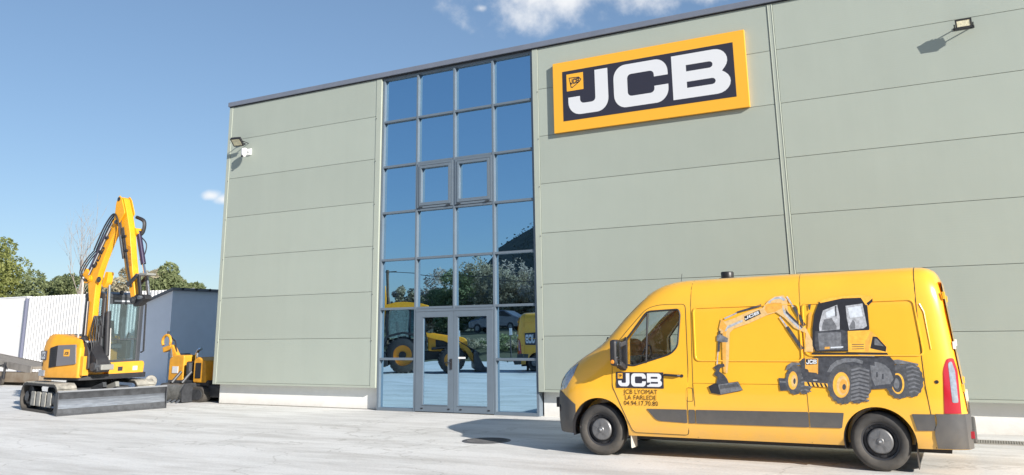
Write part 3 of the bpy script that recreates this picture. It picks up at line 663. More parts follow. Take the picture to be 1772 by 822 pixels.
# mirrors
for side in (0, 1):
    yb = .03 if side == 0 else VW - .03; s = -1 if side == 0 else 1
    ms = [(.30, yb + s * .16, 1.26), (.42, yb + s * .16, 1.23)]
    mb = MB(); pf = rounded([(yb + s * .07, 1.22), (yb + s * .30, 1.25), (yb + s * .29, 1.60), (yb + s * .08, 1.60)], .05)
    mb.prism(pf, 'x', .30, .40); mo = mb.build('mirror', BLACK, van, bevel=.03, smooth=40)
    mb = MB(); mb.prism(rounded([(yb + s * .09, 1.33), (yb + s * .28, 1.34), (yb + s * .27, 1.58), (yb + s * .10, 1.58)], .03), 'x', .401, .408); mb.build('mirror_glass', CHROME, mo)
    mb = MB(); mb.prism(rounded([(yb + s * .09, 1.24), (yb + s * .27, 1.25), (yb + s * .27, 1.32), (yb + s * .09, 1.32)], .02), 'x', .401, .407); mb.build('wide_mirror_glass', CHROME, mo)
    mb = MB(); mb.bar((.40, yb + s * .0, 1.20), (.37, yb + s * .13, 1.27), .10, .07); mb.bar((.44, yb + s * .0, 1.56), (.37, yb + s * .11, 1.52), .07, .06)
    mb.prism([(.30, 1.20), (.46, 1.20), (.47, 1.62), (.44, 1.64)], 'y', yb + s * .035 if side == 0 else yb, yb if side == 0 else yb + s * .035)
    mb.build('mirror_arm', BLACK, mo, bevel=.008)
    MB().lathe([(.03, 0), (.02, .015)], (.34, yb + s * .295, 1.30), (0, s, 0), 12).build('indicator', AMBER, mo)
# beacon and aerial
BZ = lerp(ZTOP, 1.73)
bc = MB().lathe([(.13, 0), (.13, .02), (.095, .03)], (1.73, 1.0, BZ - .005), (0, 0, 1), 20).build('beacon', BLACK, van)
MB().lathe([(.092, .03), (.095, .10), (.085, .115), (.001, .117)], (1.73, 1.0, BZ - .005), (0, 0, 1), 20, False).build('lamp_cover', mat('smoked_lens', (.02, .02, .022), .4), bc, smooth=40)
MB().tube([(1.0, 1.03, 2.36), (1.03, 1.03, 2.56)], .004, 5).build('aerial', BLACK, van)
# cabin
SEAT = mat('seat_cloth', (.055, .06, .07), .85, var=.2)
for y in (.30, 1.30):
    s_ = MB(); s_.box(.72, 1.18, y, y + .48, .85, 1.02); s_.build('seat', SEAT, van, bevel=.05, smooth=40)
    sb = MB(); sb.bar((1.14, y + .24, 1.0), (1.29, y + .24, 1.62), .46, .12, (1, 0, 0)); so_ = sb.build('seat_back', SEAT, van, bevel=.04, smooth=40)
    hr = MB(); hr.bar((1.28, y + .24, 1.66), (1.32, y + .24, 1.86), .26, .09, (1, 0, 0)); hr.build('headrest', SEAT, so_, bevel=.03, smooth=40)
MB().prism(rounded([(.12, .9), (.12, 1.25), (.25, 1.36), (.46, 1.30), (.52, 1.15), (.45, .9)], .04), 'y', .205, VW - .205).build('dashboard', BLACK, van, smooth=40)
sw = MB(); sw.tube([(.56 + .08 * math.sin(a) * .6, .54 + .19 * math.cos(a), 1.34 + .17 * math.sin(a)) for a in [R(18 * k) for k in range(21)]], .014, 6); sw.bar((.56, .36, 1.34), (.56, .72, 1.34), .05, .02); sw.tube([(.56, .54, 1.34), (.38, .54, 1.2)], .03, 8); sw.build('steering_wheel', BLACK, van)
MB().box(1.372, 1.39, .205, VW - .205, .51, 2.255).build('bulkhead', mat('bulkhead', (.45, .44, .42), .7), van)
# underbody
MB().box(-.45, 4.45, .45, VW - .45, .20, .33).build('underbody', BLACK, van)
for x in (0, 3.682): MB().tube([(x, .15, .34), (x, VW - .15, .34)], .05, 10).build('axle', BLACK, van)
MB().bar((4.1, 1.5, .28), (4.6, 1.5, .28), .06, .06).build('exhaust', STEEL, van)

# ---------------------------------------------------------------- graphics on the near side
def on_side(x, z, lift): return (x, van_y(x, z) - .0085 - .0012 * lift, z)
def decal(mb, polys, lift, mi):
    """polys in (x,z); cut at the crease so the film follows the panel"""
    bm = bmesh.new(); tri = tessellate_polygon([[Vector((u, v, 0)) for u, v in p] for p in polys]); flat = [q for p in polys for q in p]
    vs = [bm.verts.new((x, 0, z)) for x, z in flat]
    for t in tri:
        try: bm.faces.new([vs[i] for i in t])
        except ValueError: pass
    for zc in (.70, 1.0, 1.03, 2.05): bmesh.ops.bisect_plane(bm, geom=bm.verts[:] + bm.edges[:] + bm.faces[:], plane_co=(0, 0, zc), plane_no=(0, 0, 1))
    bm.verts.index_update(); mb.cur = mi
    mb.add([on_side(v.co.x, v.co.z, lift) for v in bm.verts], [tuple(v.index for v in f.verts) for f in bm.faces]); bm.free()
stk = MB(); decal(stk, [[(.285, .935), (.985, .935), (.985, 1.15), (.285, 1.15)]], 1, 0)
sk = stk.build('door_sticker', LOGO_BLACK, van, fix=False)
logo(sk, lambda u, v, l: (lambda x, z: on_side(x, z, 1 + l * 1.2))(.292 + u / 3.77 * .686, .935 + v / 1.125 * .215))
INK = mat('lettering_brown', (.07, .03, .012), .6)
for t, z in (('JCB LYOMAT', .855), ('LA FARLEDE', .778), ('04.94.17.70.80', .702)):
    words = t.split(' '); ws = []
    for w_ in words:
        me = text_mesh(w_, .088, lambda u, v: Vector((u, v, 0))); xs_ = [v.co.x for v in me.vertices]; ws.append((me, min(xs_), max(xs_)))
    tot = sum(b - a for _, a, b in ws) + .035 * (len(ws) - 1); cur = -tot / 2
    for me, a, b in ws:
        for v in me.vertices: v.co = Vector(on_side(.64 + (v.co.x - a + cur) * .97, z + v.co.y, 1))
        cur += b - a + .035; link('lettering', me, INK, van)
PRINT = [
 ('tyre', [(4.251,1.107),(4.25,1.087),(4.241,1.068),(4.238,1.05),(4.24,1.028),(4.234,1.009),(4.222,0.996),(4.214,0.98),(4.21,0.958),(4.2,0.944),(4.185,0.938),(4.174,0.926),(4.165,0.908),(4.152,0.899),(4.137,0.902),(4.124,0.897),(4.111,0.885),(4.097,0.884),(4.085,0.894),(4.072,0.897),(4.057,0.892),(4.045,0.899),(4.037,0.916),(4.026,0.926),(4.011,0.93),(4.002,0.943),(3.999,0.964),(3.992,0.98),(3.98,0.991),(3.975,1.01),(3.979,1.031),(3.976,1.05),(3.969,1.068),(3.969,1.088),(3.978,1.108),(3.981,1.127),(3.979,1.148),(3.985,1.167),(3.998,1.181),(4.006,1.197),(4.01,1.219),(4.02,1.234),(4.035,1.24),(4.046,1.251),(4.056,1.27),(4.069,1.279),(4.084,1.276),(4.097,1.28),(4.11,1.293),(4.124,1.294),(4.136,1.283),(4.149,1.28),(4.164,1.284),(4.176,1.277),(4.185,1.26),(4.195,1.25),(4.21,1.246),(4.219,1.232),(4.221,1.211),(4.228,1.196),(4.24,1.184),(4.245,1.165),(4.241,1.144),(4.243,1.125)]),
 ('tyre', [(4.134,1.091),(4.133,1.07),(4.123,1.051),(4.119,1.031),(4.121,1.01),(4.114,0.99),(4.1,0.977),(4.091,0.96),(4.086,0.938),(4.074,0.923),(4.058,0.917),(4.045,0.906),(4.034,0.887),(4.02,0.878),(4.004,0.881),(3.989,0.876),(3.974,0.863),(3.959,0.862),(3.945,0.873),(3.931,0.876),(3.914,0.871),(3.9,0.878),(3.891,0.896),(3.879,0.906),(3.863,0.91),(3.852,0.924),(3.85,0.946),(3.842,0.962),(3.829,0.974),(3.824,0.993),(3.828,1.015),(3.826,1.035),(3.817,1.053),(3.818,1.074),(3.828,1.094),(3.832,1.113),(3.83,1.136),(3.837,1.155),(3.852,1.169),(3.861,1.186),(3.866,1.208),(3.878,1.224),(3.895,1.229),(3.907,1.241),(3.918,1.26),(3.933,1.269),(3.95,1.265),(3.964,1.27),(3.979,1.283),(3.995,1.284),(4.009,1.272),(4.023,1.269),(4.04,1.273),(4.054,1.266),(4.063,1.248),(4.074,1.238),(4.09,1.233),(4.101,1.219),(4.103,1.197),(4.11,1.182),(4.123,1.169),(4.128,1.15),(4.124,1.128),(4.126,1.109)]),
 ('grey', [(3.894,1.319),(3.991,1.331),(4.212,1.28),(4.208,1.256),(4.033,1.279),(3.919,1.278)]),
 ('yellow', [(4.031,1.055),(4.029,1.027),(4.023,1.0),(4.014,0.976),(4.003,0.955),(3.989,0.939),(3.973,0.928),(3.957,0.923),(3.941,0.924),(3.926,0.931),(3.912,0.944),(3.901,0.962),(3.892,0.985),(3.887,1.01),(3.886,1.037),(3.888,1.065),(3.894,1.092),(3.903,1.116),(3.914,1.137),(3.928,1.154),(3.944,1.164),(3.96,1.169),(3.976,1.168),(3.992,1.161),(4.005,1.148),(4.017,1.129),(4.025,1.107),(4.03,1.082)]),
 ('dark', [(4.01,1.053),(4.009,1.03),(4.004,1.007),(3.997,0.987),(3.988,0.97),(3.977,0.956),(3.965,0.947),(3.952,0.943),(3.939,0.944),(3.927,0.95),(3.916,0.961),(3.907,0.976),(3.901,0.995),(3.897,1.016),(3.895,1.039),(3.897,1.062),(3.902,1.085),(3.909,1.105),(3.918,1.123),(3.929,1.136),(3.941,1.145),(3.954,1.149),(3.967,1.148),(3.979,1.142),(3.99,1.131),(3.999,1.116),(4.005,1.097),(4.009,1.075)]),
 ('grey', [(3.976,1.05),(3.975,1.035),(3.972,1.022),(3.968,1.009),(3.963,0.998),(3.957,0.99),(3.95,0.985),(3.943,0.982),(3.936,0.983),(3.929,0.987),(3.923,0.994),(3.918,1.003),(3.914,1.015),(3.912,1.028),(3.911,1.042),(3.912,1.056),(3.914,1.07),(3.918,1.082),(3.924,1.093),(3.93,1.101),(3.937,1.107),(3.944,1.109),(3.952,1.109),(3.958,1.105),(3.964,1.098),(3.969,1.088),(3.973,1.077),(3.975,1.064)]),
 ('grey', [(4.071,1.243),(4.145,1.261),(4.226,1.232),(4.221,1.22),(4.146,1.242),(4.073,1.223)]),
 ('grey', [(4.071,1.195),(4.143,1.214),(4.22,1.184),(4.215,1.172),(4.145,1.194),(4.073,1.175)]),
 ('grey', [(4.072,1.147),(4.142,1.166),(4.215,1.137),(4.21,1.125),(4.143,1.146),(4.073,1.127)]),
 ('grey', [(4.072,1.099),(4.14,1.118),(4.21,1.089),(4.205,1.077),(4.142,1.098),(4.074,1.079)]),
 ('grey', [(4.073,1.052),(4.139,1.07),(4.204,1.042),(4.199,1.03),(4.14,1.051),(4.074,1.032)]),
 ('grey', [(4.073,1.004),(4.137,1.023),(4.199,0.994),(4.194,0.982),(4.139,1.003),(4.075,0.984)]),
 ('grey', [(4.074,0.956),(4.135,0.975),(4.194,0.947),(4.189,0.935),(4.137,0.956),(4.075,0.937)]),
 ('dark', [(2.538,1.095),(2.695,1.086),(2.683,0.943),(2.551,0.936)]),
 ('grey', [(2.55,1.059),(2.688,1.052),(2.686,1.031),(2.551,1.038)]),
 ('tyre', [(2.97,1.073),(2.967,1.053),(2.959,1.035),(2.954,1.017),(2.952,0.996),(2.945,0.979),(2.933,0.967),(2.924,0.953),(2.917,0.934),(2.906,0.922),(2.893,0.92),(2.882,0.913),(2.871,0.899),(2.859,0.895),(2.847,0.903),(2.836,0.903),(2.823,0.898),(2.812,0.903),(2.804,0.918),(2.795,0.927),(2.782,0.931),(2.774,0.944),(2.772,0.965),(2.767,0.98),(2.758,0.993),(2.754,1.011),(2.758,1.032),(2.758,1.051),(2.753,1.07),(2.756,1.09),(2.765,1.108),(2.769,1.126),(2.771,1.148),(2.779,1.166),(2.791,1.177),(2.8,1.191),(2.807,1.211),(2.818,1.222),(2.831,1.224),(2.842,1.232),(2.853,1.245),(2.866,1.249),(2.877,1.241),(2.889,1.24),(2.902,1.246),(2.913,1.24),(2.92,1.225),(2.93,1.216),(2.942,1.212),(2.95,1.198),(2.952,1.178),(2.957,1.163),(2.966,1.15),(2.969,1.131),(2.965,1.11),(2.966,1.092)]),
 ('tyre', [(2.869,1.076),(2.866,1.057),(2.858,1.041),(2.853,1.024),(2.853,1.004),(2.847,0.988),(2.835,0.977),(2.827,0.963),(2.822,0.943),(2.812,0.931),(2.798,0.927),(2.788,0.918),(2.779,0.902),(2.767,0.896),(2.754,0.9),(2.743,0.897),(2.731,0.887),(2.719,0.888),(2.709,0.899),(2.698,0.903),(2.685,0.9),(2.675,0.908),(2.669,0.925),(2.661,0.935),(2.649,0.94),(2.642,0.954),(2.641,0.974),(2.637,0.988),(2.627,1.001),(2.625,1.018),(2.629,1.038),(2.629,1.055),(2.624,1.073),(2.626,1.091),(2.635,1.108),(2.639,1.125),(2.64,1.145),(2.646,1.162),(2.658,1.173),(2.666,1.187),(2.672,1.207),(2.682,1.219),(2.695,1.223),(2.706,1.232),(2.715,1.248),(2.727,1.254),(2.739,1.25),(2.751,1.252),(2.763,1.262),(2.775,1.262),(2.785,1.25),(2.796,1.246),(2.809,1.248),(2.819,1.241),(2.825,1.224),(2.833,1.213),(2.845,1.208),(2.852,1.194),(2.852,1.174),(2.857,1.159),(2.866,1.147),(2.868,1.13),(2.864,1.11),(2.864,1.093)]),
 ('grey', [(2.828,1.204),(2.888,1.217),(2.96,1.188),(2.955,1.175),(2.882,1.198),(2.828,1.187)]),
 ('grey', [(2.823,1.153),(2.883,1.166),(2.955,1.138),(2.95,1.125),(2.877,1.147),(2.824,1.136)]),
 ('grey', [(2.819,1.102),(2.879,1.116),(2.951,1.087),(2.946,1.075),(2.873,1.097),(2.819,1.086)]),
 ('grey', [(2.814,1.052),(2.874,1.065),(2.946,1.037),(2.941,1.025),(2.868,1.046),(2.815,1.035)]),
 ('grey', [(2.81,1.002),(2.87,1.015),(2.942,0.987),(2.937,0.975),(2.864,0.996),(2.811,0.985)]),
 ('grey', [(2.806,0.951),(2.865,0.965),(2.937,0.937),(2.932,0.925),(2.859,0.946),(2.806,0.935)]),
 ('orange', [(2.778,1.066),(2.774,1.041),(2.768,1.017),(2.759,0.995),(2.748,0.977),(2.736,0.963),(2.722,0.955),(2.709,0.952),(2.696,0.954),(2.684,0.963),(2.674,0.976),(2.666,0.994),(2.661,1.015),(2.659,1.039),(2.659,1.065),(2.663,1.09),(2.67,1.114),(2.679,1.136),(2.689,1.154),(2.702,1.168),(2.715,1.177),(2.729,1.18),(2.742,1.177),(2.753,1.168),(2.763,1.155),(2.771,1.137),(2.776,1.115),(2.779,1.091)]),
 ('yellow', [(2.767,1.064),(2.764,1.041),(2.758,1.018),(2.75,0.998),(2.74,0.981),(2.729,0.969),(2.717,0.961),(2.705,0.958),(2.694,0.96),(2.683,0.968),(2.674,0.98),(2.667,0.997),(2.663,1.017),(2.661,1.039),(2.661,1.063),(2.665,1.086),(2.671,1.109),(2.679,1.129),(2.688,1.146),(2.7,1.158),(2.711,1.166),(2.724,1.169),(2.735,1.166),(2.746,1.159),(2.754,1.146),(2.761,1.13),(2.766,1.11),(2.768,1.087)]),
 ('tan', [(2.765,1.06),(2.762,1.043),(2.758,1.027),(2.753,1.012),(2.747,1.0),(2.74,0.991),(2.732,0.985),(2.724,0.983),(2.717,0.985),(2.71,0.991),(2.705,1.0),(2.7,1.012),(2.698,1.026),(2.696,1.042),(2.697,1.059),(2.699,1.076),(2.703,1.092),(2.709,1.106),(2.715,1.118),(2.722,1.128),(2.73,1.133),(2.738,1.135),(2.745,1.133),(2.752,1.128),(2.757,1.119),(2.761,1.107),(2.764,1.093),(2.765,1.077)]),
 ('dark', [(2.752,1.057),(2.751,1.049),(2.749,1.042),(2.747,1.035),(2.744,1.029),(2.741,1.025),(2.737,1.022),(2.734,1.021),(2.731,1.022),(2.728,1.025),(2.725,1.029),(2.724,1.035),(2.722,1.042),(2.722,1.049),(2.722,1.057),(2.723,1.065),(2.725,1.073),(2.727,1.079),(2.73,1.085),(2.733,1.089),(2.737,1.092),(2.74,1.093),(2.743,1.092),(2.746,1.09),(2.749,1.085),(2.751,1.08),(2.752,1.073),(2.752,1.065)]),
 ('grey', [(2.637,1.196),(2.663,1.256),(2.719,1.29),(2.818,1.288),(2.833,1.261),(2.726,1.252),(2.669,1.202)]),
 ('dark', [(2.831,1.337),(2.966,1.35),(3.891,1.38),(3.95,1.303),(3.938,1.102),(3.888,0.991),(3.655,0.973),(3.179,0.979),(2.977,1.006),(2.858,1.067),(2.825,1.172)]),
 ('grey', [(3.665,1.261),(3.884,1.222),(3.919,1.101),(3.874,1.041),(3.698,1.018),(3.668,1.098)]),
 ('dark', [(3.725,1.18),(3.744,1.18),(3.738,1.119),(3.719,1.119)]),
 ('dark', [(3.791,1.16),(3.81,1.161),(3.803,1.096),(3.784,1.096)]),
 ('grey', [(3.718,1.302),(3.785,1.292),(3.84,1.262),(3.883,1.212),(3.718,1.21)]),
 ('black', [(2.972,1.415),(3.875,1.412),(3.887,1.38),(3.752,1.347),(3.009,1.358)]),
 ('grey', [(3.54,1.394),(3.737,1.388),(3.724,1.363),(3.548,1.371)]),
 ('yellow', [(2.86,1.051),(3.147,1.034),(3.139,0.984),(2.86,1.005)]),
 ('black', [(2.889,1.049),(2.914,1.047),(2.935,0.997),(2.91,0.999)]),
 ('black', [(2.941,1.045),(2.966,1.044),(2.986,0.994),(2.961,0.996)]),
 ('black', [(2.992,1.042),(3.017,1.04),(3.037,0.991),(3.013,0.992)]),
 ('black', [(3.043,1.039),(3.068,1.037),(3.088,0.987),(3.064,0.989)]),
 ('black', [(3.094,1.035),(3.119,1.033),(3.139,0.984),(3.114,0.986)]),
 ('orange', [(2.891,1.345),(3.053,1.342),(3.035,1.149),(2.928,1.152),(2.916,1.204),(2.883,1.215)]),
 ('black', [(2.898,1.333),(3.04,1.333),(3.034,1.27),(2.896,1.261)]),
 ('dark', [(2.909,1.173),(3.022,1.163),(3.013,1.069),(2.921,1.079)]),
 ('light', [(2.967,1.081),(3.021,1.08),(3.019,1.067),(2.966,1.069)]),
 ('tyre', [(3.665,1.033),(3.662,1.013),(3.65,0.995),(3.645,0.975),(3.647,0.953),(3.639,0.934),(3.624,0.921),(3.614,0.905),(3.61,0.882),(3.598,0.867),(3.582,0.861),(3.569,0.849),(3.559,0.829),(3.545,0.819),(3.529,0.822),(3.515,0.815),(3.501,0.8),(3.486,0.797),(3.472,0.807),(3.458,0.807),(3.441,0.798),(3.427,0.802),(3.417,0.819),(3.405,0.826),(3.388,0.825),(3.376,0.836),(3.371,0.857),(3.362,0.87),(3.347,0.876),(3.339,0.893),(3.34,0.916),(3.335,0.933),(3.323,0.947),(3.321,0.967),(3.328,0.989),(3.328,1.009),(3.321,1.028),(3.323,1.049),(3.336,1.068),(3.341,1.087),(3.339,1.11),(3.347,1.129),(3.362,1.142),(3.372,1.159),(3.377,1.182),(3.388,1.197),(3.405,1.203),(3.418,1.215),(3.428,1.236),(3.442,1.245),(3.459,1.243),(3.473,1.249),(3.487,1.264),(3.503,1.267),(3.517,1.257),(3.531,1.256),(3.547,1.265),(3.562,1.26),(3.571,1.243),(3.584,1.236),(3.601,1.237),(3.612,1.226),(3.616,1.204),(3.626,1.191),(3.641,1.184),(3.648,1.168),(3.647,1.145),(3.651,1.128),(3.663,1.114),(3.665,1.094),(3.658,1.072),(3.658,1.053)]),
 ('tyre', [(3.521,1.035),(3.518,1.016),(3.506,0.998),(3.501,0.98),(3.504,0.958),(3.497,0.94),(3.481,0.927),(3.473,0.911),(3.47,0.889),(3.459,0.873),(3.442,0.867),(3.431,0.854),(3.423,0.833),(3.41,0.822),(3.393,0.823),(3.379,0.815),(3.367,0.796),(3.352,0.791),(3.337,0.798),(3.322,0.796),(3.307,0.783),(3.292,0.783),(3.28,0.797),(3.266,0.8),(3.249,0.793),(3.236,0.8),(3.228,0.819),(3.216,0.827),(3.199,0.828),(3.188,0.84),(3.186,0.861),(3.177,0.875),(3.161,0.882),(3.155,0.898),(3.158,0.921),(3.153,0.938),(3.141,0.952),(3.138,0.971),(3.146,0.992),(3.147,1.011),(3.138,1.03),(3.141,1.049),(3.154,1.067),(3.158,1.086),(3.155,1.108),(3.162,1.127),(3.178,1.139),(3.187,1.156),(3.189,1.179),(3.2,1.195),(3.218,1.201),(3.23,1.214),(3.238,1.235),(3.251,1.247),(3.269,1.245),(3.283,1.253),(3.295,1.272),(3.31,1.277),(3.325,1.269),(3.34,1.271),(3.356,1.284),(3.37,1.284),(3.383,1.269),(3.396,1.266),(3.413,1.272),(3.427,1.265),(3.434,1.246),(3.446,1.237),(3.463,1.237),(3.473,1.225),(3.476,1.203),(3.484,1.189),(3.499,1.182),(3.506,1.165),(3.503,1.143),(3.507,1.126),(3.519,1.112),(3.521,1.093),(3.513,1.072),(3.513,1.054)]),
 ('grey', [(3.434,1.208),(3.535,1.238),(3.651,1.202),(3.645,1.183),(3.538,1.211),(3.436,1.186)]),
 ('dark', [(3.44,1.186),(3.53,1.209),(3.637,1.181),(3.636,1.173),(3.529,1.199),(3.439,1.175)]),
 ('grey', [(3.43,1.163),(3.53,1.193),(3.647,1.157),(3.641,1.139),(3.533,1.166),(3.432,1.14)]),
 ('dark', [(3.436,1.14),(3.525,1.164),(3.633,1.136),(3.632,1.128),(3.524,1.154),(3.435,1.13)]),
 ('grey', [(3.425,1.118),(3.526,1.148),(3.642,1.112),(3.636,1.094),(3.529,1.121),(3.427,1.095)]),
 ('dark', [(3.431,1.095),(3.521,1.119),(3.628,1.092),(3.627,1.084),(3.52,1.109),(3.43,1.085)]),
 ('grey', [(3.421,1.073),(3.521,1.103),(3.637,1.067),(3.632,1.049),(3.524,1.076),(3.423,1.05)]),
 ('dark', [(3.427,1.05),(3.516,1.074),(3.624,1.047),(3.623,1.039),(3.515,1.064),(3.426,1.04)]),
 ('grey', [(3.416,1.028),(3.517,1.058),(3.633,1.023),(3.627,1.005),(3.52,1.031),(3.418,1.005)]),
 ('dark', [(3.422,1.005),(3.512,1.029),(3.619,1.002),(3.618,0.994),(3.511,1.019),(3.421,0.995)]),
 ('grey', [(3.412,0.983),(3.512,1.013),(3.628,0.978),(3.622,0.96),(3.515,0.986),(3.414,0.96)]),
 ('dark', [(3.418,0.96),(3.507,0.984),(3.614,0.958),(3.614,0.95),(3.506,0.974),(3.417,0.95)]),
 ('grey', [(3.408,0.938),(3.508,0.968),(3.624,0.934),(3.618,0.916),(3.511,0.942),(3.409,0.915)]),
 ('dark', [(3.413,0.916),(3.503,0.94),(3.61,0.913),(3.609,0.905),(3.502,0.929),(3.412,0.905)]),
 ('grey', [(3.403,0.893),(3.503,0.923),(3.619,0.889),(3.613,0.871),(3.506,0.897),(3.405,0.871)]),
 ('dark', [(3.409,0.871),(3.498,0.895),(3.605,0.869),(3.605,0.861),(3.497,0.885),(3.408,0.861)]),
 ('grey', [(3.399,0.848),(3.499,0.879),(3.615,0.845),(3.609,0.827),(3.502,0.853),(3.401,0.826)]),
 ('dark', [(3.405,0.826),(3.494,0.85),(3.601,0.825),(3.6,0.817),(3.493,0.84),(3.404,0.816)]),
 ('orange', [(3.404,1.021),(3.398,0.987),(3.387,0.954),(3.373,0.924),(3.354,0.899),(3.334,0.88),(3.311,0.868),(3.289,0.864),(3.267,0.867),(3.247,0.878),(3.229,0.897),(3.216,0.921),(3.206,0.95),(3.202,0.983),(3.203,1.018),(3.209,1.053),(3.219,1.086),(3.234,1.116),(3.253,1.141),(3.274,1.16),(3.296,1.172),(3.319,1.176),(3.341,1.173),(3.361,1.161),(3.378,1.143),(3.392,1.118),(3.401,1.089),(3.405,1.056)]),
 ('yellow', [(3.392,1.021),(3.386,0.989),(3.377,0.958),(3.363,0.93),(3.346,0.907),(3.327,0.889),(3.307,0.878),(3.286,0.874),(3.265,0.877),(3.247,0.888),(3.231,0.905),(3.218,0.927),(3.21,0.955),(3.206,0.986),(3.207,1.018),(3.212,1.051),(3.222,1.082),(3.236,1.11),(3.253,1.133),(3.272,1.151),(3.293,1.162),(3.314,1.166),(3.334,1.163),(3.353,1.152),(3.368,1.135),(3.381,1.112),(3.389,1.084),(3.393,1.053)]),
 ('tan', [(3.383,1.013),(3.379,0.986),(3.371,0.961),(3.361,0.939),(3.348,0.92),(3.334,0.905),(3.319,0.896),(3.304,0.893),(3.289,0.896),(3.275,0.904),(3.263,0.918),(3.254,0.937),(3.248,0.959),(3.246,0.984),(3.247,1.011),(3.251,1.037),(3.258,1.063),(3.269,1.085),(3.281,1.104),(3.296,1.119),(3.311,1.128),(3.327,1.131),(3.342,1.128),(3.355,1.12),(3.367,1.106),(3.376,1.087),(3.381,1.064),(3.384,1.039)]),
 ('orange', [(3.374,1.005),(3.371,0.985),(3.366,0.967),(3.359,0.951),(3.35,0.937),(3.34,0.927),(3.329,0.92),(3.318,0.918),(3.307,0.92),(3.298,0.926),(3.29,0.936),(3.283,0.949),(3.279,0.966),(3.277,0.984),(3.278,1.003),(3.281,1.022),(3.286,1.041),(3.294,1.057),(3.303,1.071),(3.313,1.081),(3.324,1.088),(3.335,1.09),(3.345,1.088),(3.355,1.082),(3.363,1.072),(3.369,1.058),(3.373,1.042),(3.375,1.024)]),
 ('dark', [(3.358,0.996),(3.356,0.988),(3.354,0.98),(3.351,0.973),(3.346,0.967),(3.342,0.963),(3.337,0.96),(3.332,0.959),(3.327,0.96),(3.323,0.962),(3.319,0.967),(3.316,0.972),(3.314,0.979),(3.313,0.987),(3.313,0.995),(3.315,1.004),(3.317,1.011),(3.32,1.018),(3.325,1.024),(3.329,1.029),(3.334,1.032),(3.339,1.033),(3.344,1.032),(3.348,1.029),(3.352,1.025),(3.355,1.019),(3.357,1.012),(3.358,1.004)]),
 ('grey', [(3.148,1.175),(3.195,1.258),(3.272,1.317),(3.386,1.346),(3.505,1.342),(3.588,1.314),(3.578,1.277),(3.471,1.301),(3.35,1.29),(3.244,1.238),(3.187,1.171)]),
 ('tan', [(1.833,1.868),(1.876,1.825),(2.029,1.876),(2.216,1.957),(2.398,1.997),(2.471,2.084),(2.564,2.143),(2.675,2.155),(2.718,2.103),(2.723,1.956),(2.768,1.857),(2.877,1.758),(2.933,1.725),(3.009,1.542),(2.998,1.426),(2.889,1.426),(2.927,1.66),(2.789,1.727),(2.671,1.859),(2.569,1.935),(2.457,1.903),(2.204,1.797),(1.995,1.729),(1.91,1.65),(1.808,1.673),(1.794,1.741)]),
 ('orange', [(2.446,2.04),(2.535,2.06),(2.645,2.057),(2.661,1.99),(2.547,1.938),(2.458,1.918),(2.418,1.974)]),
 ('light', [(2.47,2.073),(2.563,2.13),(2.652,2.14),(2.702,2.099),(2.679,2.078),(2.627,2.11),(2.561,2.103),(2.491,2.05)]),
 ('light', [(2.653,2.024),(2.689,1.946),(2.779,1.857),(2.884,1.725),(2.855,1.7),(2.753,1.809),(2.665,1.914)]),
 ('dark', [(2.693,1.99),(2.711,1.945),(2.799,1.846),(2.896,1.736),(2.882,1.721),(2.78,1.824),(2.694,1.92)]),
 ('dark', [(2.78,1.992),(2.817,2.004),(2.936,1.763),(2.901,1.742)]),
 ('light', [(2.712,2.132),(2.73,2.142),(2.804,2.004),(2.786,1.994)]),
 ('dark', [(2.676,1.737),(2.714,1.754),(2.885,1.469),(2.849,1.443)]),
 ('light', [(2.603,1.869),(2.621,1.877),(2.701,1.75),(2.683,1.737)]),
 ('dark', [(2.038,1.93),(2.049,1.956),(2.38,2.046),(2.382,2.015)]),
 ('light', [(1.873,1.874),(2.045,1.943),(2.049,1.927),(1.881,1.856)]),
 ('light', [(1.895,1.762),(2.118,1.847),(2.125,1.821),(1.916,1.732),(1.857,1.65),(1.834,1.651)]),
 ('orange', [(1.794,1.741),(1.84,1.864),(1.906,1.762),(1.87,1.695)]),
 ('orange', [(1.847,1.695),(1.939,1.699),(1.908,1.339),(1.876,1.146),(1.827,1.159),(1.821,1.339),(1.828,1.561)]),
 ('tan', [(1.892,1.695),(1.939,1.699),(1.908,1.339),(1.876,1.146),(1.854,1.163)]),
 ('dark', [(1.787,1.7),(1.815,1.705),(1.791,1.428),(1.756,1.428)]),
 ('light', [(1.759,1.428),(1.772,1.428),(1.752,1.262),(1.736,1.262)]),
 ('grey', [(1.76,1.64),(1.807,1.662),(1.909,1.605),(1.903,1.552),(1.823,1.552),(1.755,1.573)]),
 ('dark', [(1.694,1.224),(1.756,1.264),(1.839,1.269),(1.846,1.234),(1.788,1.22),(1.768,1.171),(1.827,1.13),(1.87,1.072),(1.889,1.015),(1.72,1.008),(1.74,1.096),(1.692,1.131),(1.728,1.18)]),
 ('black', [(1.61,0.974),(1.698,1.017),(1.738,1.004),(2.012,1.043),(2.071,0.932),(1.77,0.87),(1.643,0.889)]),
 ('grey', [(1.743,1.0),(2.008,1.039),(2.067,0.936),(1.77,0.874)]),
 ('tyre', [(1.76,0.987),(1.998,1.026),(2.03,0.981),(1.768,0.944)]),
 ('black', [(2.143,1.887),(2.352,1.971),(2.369,1.918),(2.161,1.824)]),
 ('black', [(3.013,1.723),(3.049,1.894),(3.118,2.048),(3.388,2.104),(3.633,2.118),(3.702,2.006),(3.7,1.714),(3.693,1.689),(3.444,1.68),(3.428,1.433),(3.027,1.426),(2.997,1.5)]),
 ('dark', [(3.042,1.68),(3.379,1.697),(3.432,1.676),(3.422,1.446),(3.041,1.438),(3.023,1.51)]),
 ('grey', [(3.078,1.659),(3.357,1.672),(3.346,1.457),(3.075,1.451)]),
 ('light', [(3.162,1.943),(3.342,2.012),(3.36,1.856),(3.345,1.702),(3.097,1.684),(3.1,1.761),(3.14,1.882)]),
